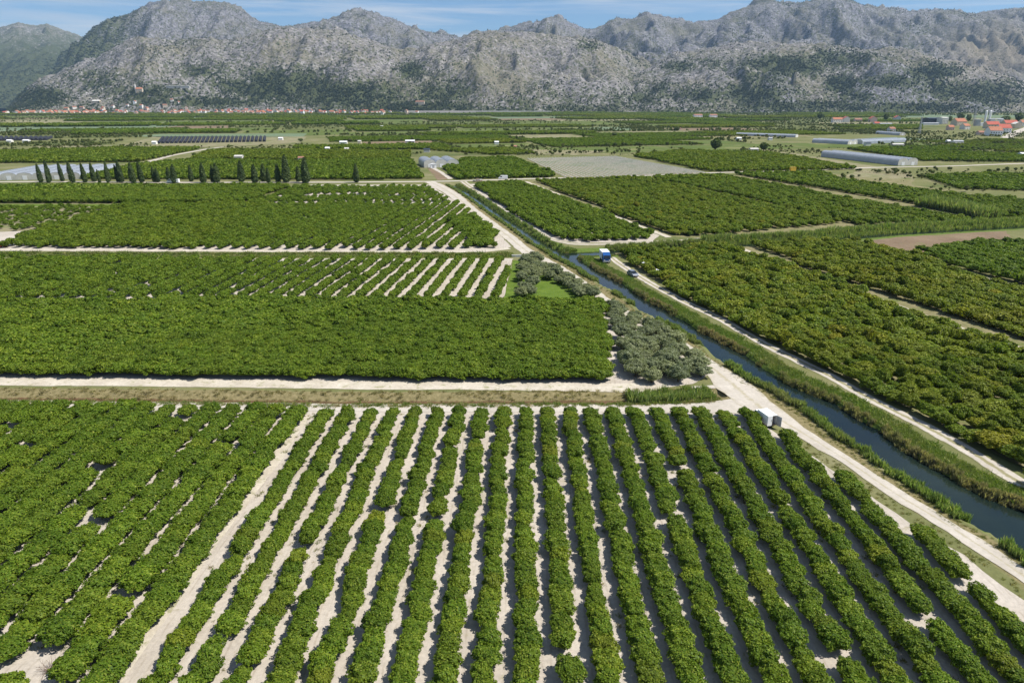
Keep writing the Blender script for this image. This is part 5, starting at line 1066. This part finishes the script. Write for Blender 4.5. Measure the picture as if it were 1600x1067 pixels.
# blue cab truck with white box, facing the viewer
b_ = at(946, 409.5); root = empty('box_truck', (b_[0], b_[1], 0.05), heading(0.06, -1))
MB().prism([(0.2, .55), (2.0, .55), (2.05, 1.35), (1.75, 2.35), (1.5, 2.5), (0.2, 2.5)], -1.1, 1.1).build('cab', M['blue'], root)
MB().quad((2.07, -.95, 1.42), (2.07, .95, 1.42), (1.79, .9, 2.28), (1.79, -.9, 2.28)).build('windscreen', M['glass'], root)
MB().prism([(0.25, 2.5), (1.35, 2.5), (0.25, 2.95)], -1.05, 1.05).build('deflector', M['blue'], root)
MB().box(-4.4, 0.15, -1.18, 1.18, .85, 3.0).build('cargo_box', M['white'], root); MB().box(-4.4, 2.0, -.5, .5, .45, .84).build('chassis', M['darkmetal'], root)
bp_ = MB().box(2.0, 2.14, -1.1, 1.1, .42, .75).build('bumper', M['grey'], root)
for s in (-1, 1):
    MB().box(2.05, 2.12, s * .75 - .2, s * .75 + .2, .8, 1.05).build('headlight', M['lamp'], root); MB().box(1.7, 1.85, s * 1.28 - .1, s * 1.28 + .1, 1.5, 2.0).build('mirror', M['darkmetal'], root); MB().quad((.7, s * 1.11, 1.45), (1.7, s * 1.11, 1.45), (1.5, s * 1.11, 2.25), (.7, s * 1.11, 2.25)).build('side_window', M['glass'], root)
wheels(root, (1.2, -3.0), .95, .42, .28); tag(root, 'blue-cabbed truck with white cargo box parked where canals meet', 'truck')
# silver hatchback
def hatchback(px, py, hd, paint, label):
    b_ = at(px, py); root = empty('parked_car', (b_[0], b_[1], 0.05), hd)
    MB().prism([(-1.95, .32), (1.95, .32), (2.0, .62), (1.85, .85), (.95, .95), (-1.9, 1.0), (-2.0, .6)], -.86, .86).build('body', M[paint], root)
    m = MB(); lo = [(-1.85, .98), (1.0, .93)]; m.v = [(-1.8, -.78, .98), (1.0, -.78, .93), (1.0, .78, .93), (-1.8, .78, .98), (-1.35, -.62, 1.45), (.25, -.62, 1.47), (.25, .62, 1.47), (-1.35, .62, 1.45)]; m.f = [(4, 5, 6, 7), (0, 1, 5, 4), (1, 2, 6, 5), (2, 3, 7, 6), (3, 0, 4, 7), (0, 3, 2, 1)]
    m.build('cabin', M['glass'], root); MB().box(-1.4, .28, -.64, .64, 1.452, 1.50).build('roof', M[paint], root)
    for s in (-1, 1):
        MB().box(1.9, 2.02, s * .6 - .17, s * .6 + .17, .62, .78).build('headlight', M['lamp'], root); MB().box(-2.03, -1.93, s * .65 - .13, s * .65 + .13, .7, .92).build('tail_light', M['red'], root); MB().box(.6, .75, s * .95 - .09, s * .95 + .09, .95, 1.1).build('mirror', M[paint], root)
    wheels(root, (1.25, -1.25), .76, .31, .2); return tag(root, label, 'car')
hatchback(988.5, 431.5, heading(0.28, -0.96), 'silver', 'silver grey hatchback on the right bank track below the truck')
hatchback(1.0, 386.5, heading(1, 0.1), 'red', 'small red car cut off by the left edge on orchard track')
# white van with an open rear
b_ = at(1189, 658); fwd = (-.264, .965); root = empty('box_van', (b_[0], b_[1], 0.06), heading(*fwd)); Lv, Wv_, z0_, z1_ = 2.9, 1.75, .58, 2.15
MB().box(-Lv, 0, -Wv_ / 2, Wv_ / 2, z0_ - .14, z0_).build('floor', M['wood'], root)
for s, nm in ((1, 'side_wall'), (-1, 'side_wall')): MB().box(-Lv, 0, s * Wv_ / 2 - .03, s * Wv_ / 2 + .03, z0_ + .003, z1_ - .003).build(nm, M['white'], root)
MB().box(0.003, .06, -Wv_ / 2, Wv_ / 2, z0_, z1_).build('front_wall', M['white'], root); MB().box(-Lv, .06, -Wv_ / 2 - .04, Wv_ / 2 + .04, z1_, z1_ + .07).build('roof', M['white'], root)
dl = MB().box(-Lv - .06, -Lv - .005, .03, Wv_ / 2 + .03, z0_ - .1, z1_).build('rear_door', M['white'], root); dl['label'] = 'closed white left rear door'
MB().box(-Lv - .09, -Lv - .062, .12, .2, 1.2, 1.6).build('handle', M['grey'], dl)
dr = MB().box(-.98, 0, -.03, .03, z0_ - .1, z1_).build('rear_door', M['grey'], root, (-Lv - .02, -Wv_ / 2, 0), R(14)); dr['label'] = 'right rear door standing open'
MB().prism([(.12, .45), (1.75, .45), (1.8, .95), (1.15, 1.15), (.75, 1.85), (.12, 1.9)], -.9, .9).build('cab', M['white'], root)
MB().quad((1.16, -.78, 1.17), (1.16, .78, 1.17), (.79, .72, 1.82), (.79, -.72, 1.82)).build('windscreen', M['glass'], root)
for s in (-1, 1): MB().quad((.2, s * .91, 1.15), (1.05, s * .91, 1.15), (.72, s * .91, 1.75), (.2, s * .91, 1.75)).build('side_window', M['glass'], root)
MB().box(-Lv, 1.6, -.45, .45, .3, .47).build('chassis', M['darkmetal'], root); wheels(root, (1.1, -2.1), .70, .32, .2)
root.scale = (.86, .86, .9)
tag(root, 'white box van with open rear door parked beside the foreground orchard', 'van')
def panel_van(px, py, hd, label, L_=5.6):
    b_ = at(px, py); root = empty('panel_van', (b_[0], b_[1], 0.07), hd); h = L_ / 2
    MB().prism([(-h, .35), (h, .35), (h, .95), (h - .5, 1.2), (h - 1.15, 2.1), (h - 1.6, 2.3), (-h, 2.3)], -.98, .98).build('body', M['white'], root); MB().quad((h - .52, -.85, 1.24), (h - .52, .85, 1.24), (h - 1.11, .8, 2.08), (h - 1.11, -.8, 2.08)).build('windscreen', M['glass'], root)
    for s in (-1, 1): MB().quad((h - 2.2, s * .99, 1.3), (h - .95, s * .99, 1.3), (h - 1.3, s * .99, 2.05), (h - 2.2, s * .99, 2.05)).build('side_window', M['glass'], root); MB().box(h - .05, h + .03, s * .7 - .18, s * .7 + .18, .7, .92).build('headlight', M['lamp'], root)
    wheels(root, (h - 1.0, -h + 1.1), .86, .36, .22); return tag(root, label, 'van')
panel_van(786, 280.5, heading(-1, 0.03), 'white panel van on the cross road right of the greenhouse')
panel_van(271, 286.2, heading(-1, -0.02), 'long white panel van on the road among the cypresses', 7.0)
# concrete culvert parapets at the ditch crossing
for k, (x, y, l, lb) in enumerate([(808, 401.5, 3.2, 'left white culvert parapet beside the gravel road'), (838, 400.5, 1.6, 'small white culvert block right of the gravel road')]):
    b_ = at(x, y); root = empty('culvert', (b_[0], b_[1], 0), R(4)); MB().box(-l / 2, l / 2, -.18, .18, -.9, .55).build('parapet', M['white'], root); MB().box(-l / 2 - .08, l / 2 + .08, -.26, .26, .553, .68).build('coping', M['concrete'], root); tag(root, lb, 'culvert')
# crates by the upper track
for k, (x, y, q) in enumerate([(741, 284.5, 2), (746, 284, 3), (751, 283.6, 2)]):
    b_ = at(x, y); root = empty('crate_stack', (b_[0], b_[1], .05), .2 * k)
    for j in range(q):
        MB().box(-.9, .9, -.6, .6, .05 + j * .62, .05 + j * .62 + .5).build('crate', M['mulch' if j % 2 else 'wood'], root)
        MB().box(-.85, .85, -.55, .55, j * .62, j * .62 + .045).build('pallet', M['wood'], root)
    tag(root, ['leftmost', 'middle', 'rightmost'][k] + ' stack of pale fruit crates where cross road meets track', 'crates', 'crate stacks by the cross road')
b_ = at(1238.5, 267.5); root = empty('yellow_container', (b_[0], b_[1], .07), .1); MB().box(-1.8, 1.8, -1.2, 1.2, .1, 2.4).build('body', M['yellow'], root); MB().box(-1.9, 1.9, -1.3, 1.3, 2.403, 2.55).build('lid', M['yellow'], root); tag(root, 'yellow box standing beside the far right cross road', 'container')
b_ = at(117, 713); root = empty('tarpaulin', (b_[0], b_[1], .05), .6); m = MB(); nn = 9; rr = random.Random(8)
zz = [[0.25 + .35 * math.sin(i * .9) * math.cos(j * .7) * .5 + rr.uniform(0, .12) for j in range(5)] for i in range(nn)]
for i in range(nn - 1):
    for j in range(4): m.quad(*[((a - 4) * .28, (c - 2) * .3, 0.75 + zz[a][c]) for a, c in ((i, j), (i + 1, j), (i + 1, j + 1), (i, j + 1))])
m.build('cover', M['tarp'], root); MB().box(-.95, .95, -.5, .5, 0, .7).build('crate', M['white'], root); tag(root, 'blue tarpaulin over pale crates among the left foreground trees', 'tarpaulin')
# two white birds over the orchard
for k, (x, y) in enumerate([(1005, 411), (1027, 422)]):
    p_ = atY(x, y, at(x, y + 22)[1]); m = MB(); m.tube([(-.42, 0, 0), (-.2, 0, .02), (.1, 0, .03), (.32, 0, .06), (.5, 0, .09)], [.02, .09, .1, .05, .015], 8)
    root = empty('white_bird', tuple(p_), 2.4 + k); m.build('body', M['white'], root)
    for s in (-1, 1): m = MB(); m.quad((.2, s * .06, .06), (-.15, s * .06, .06), (-.12, s * .38, .2), (.16, s * .36, .22)); m.quad((.16, s * .36, .22), (-.12, s * .38, .2), (-.2, s * .72, .12), (-.08, s * .74, .13)); m.build('wing', M['white'], root)
    tag(root, ['left', 'right'][k] + ' white bird flying over the orchard beside the silver car', 'bird', 'white birds over the orchard')

# ------------------------------------------------------------------ air
hm = bpy.data.materials.new('valley_haze'); hm.use_nodes = True; t = hm.node_tree; t.nodes.clear()
o_ = N(t, 'ShaderNodeOutputMaterial'); pv = N(t, 'ShaderNodeVolumePrincipled'); pv.inputs['Color'].default_value = (0.48, 0.72, 1.0, 1); pv.inputs['Density'].default_value = 3.4e-5; pv.inputs['Anisotropy'].default_value = 0.15
t.links.new(pv.outputs[0], o_.inputs['Volume'])
tag(MB().box(-10800, 10800, -300, 10900, -3.4, 1400).build('haze', hm), 'thin bluish summer haze over the valley', None, None, 'stuff')
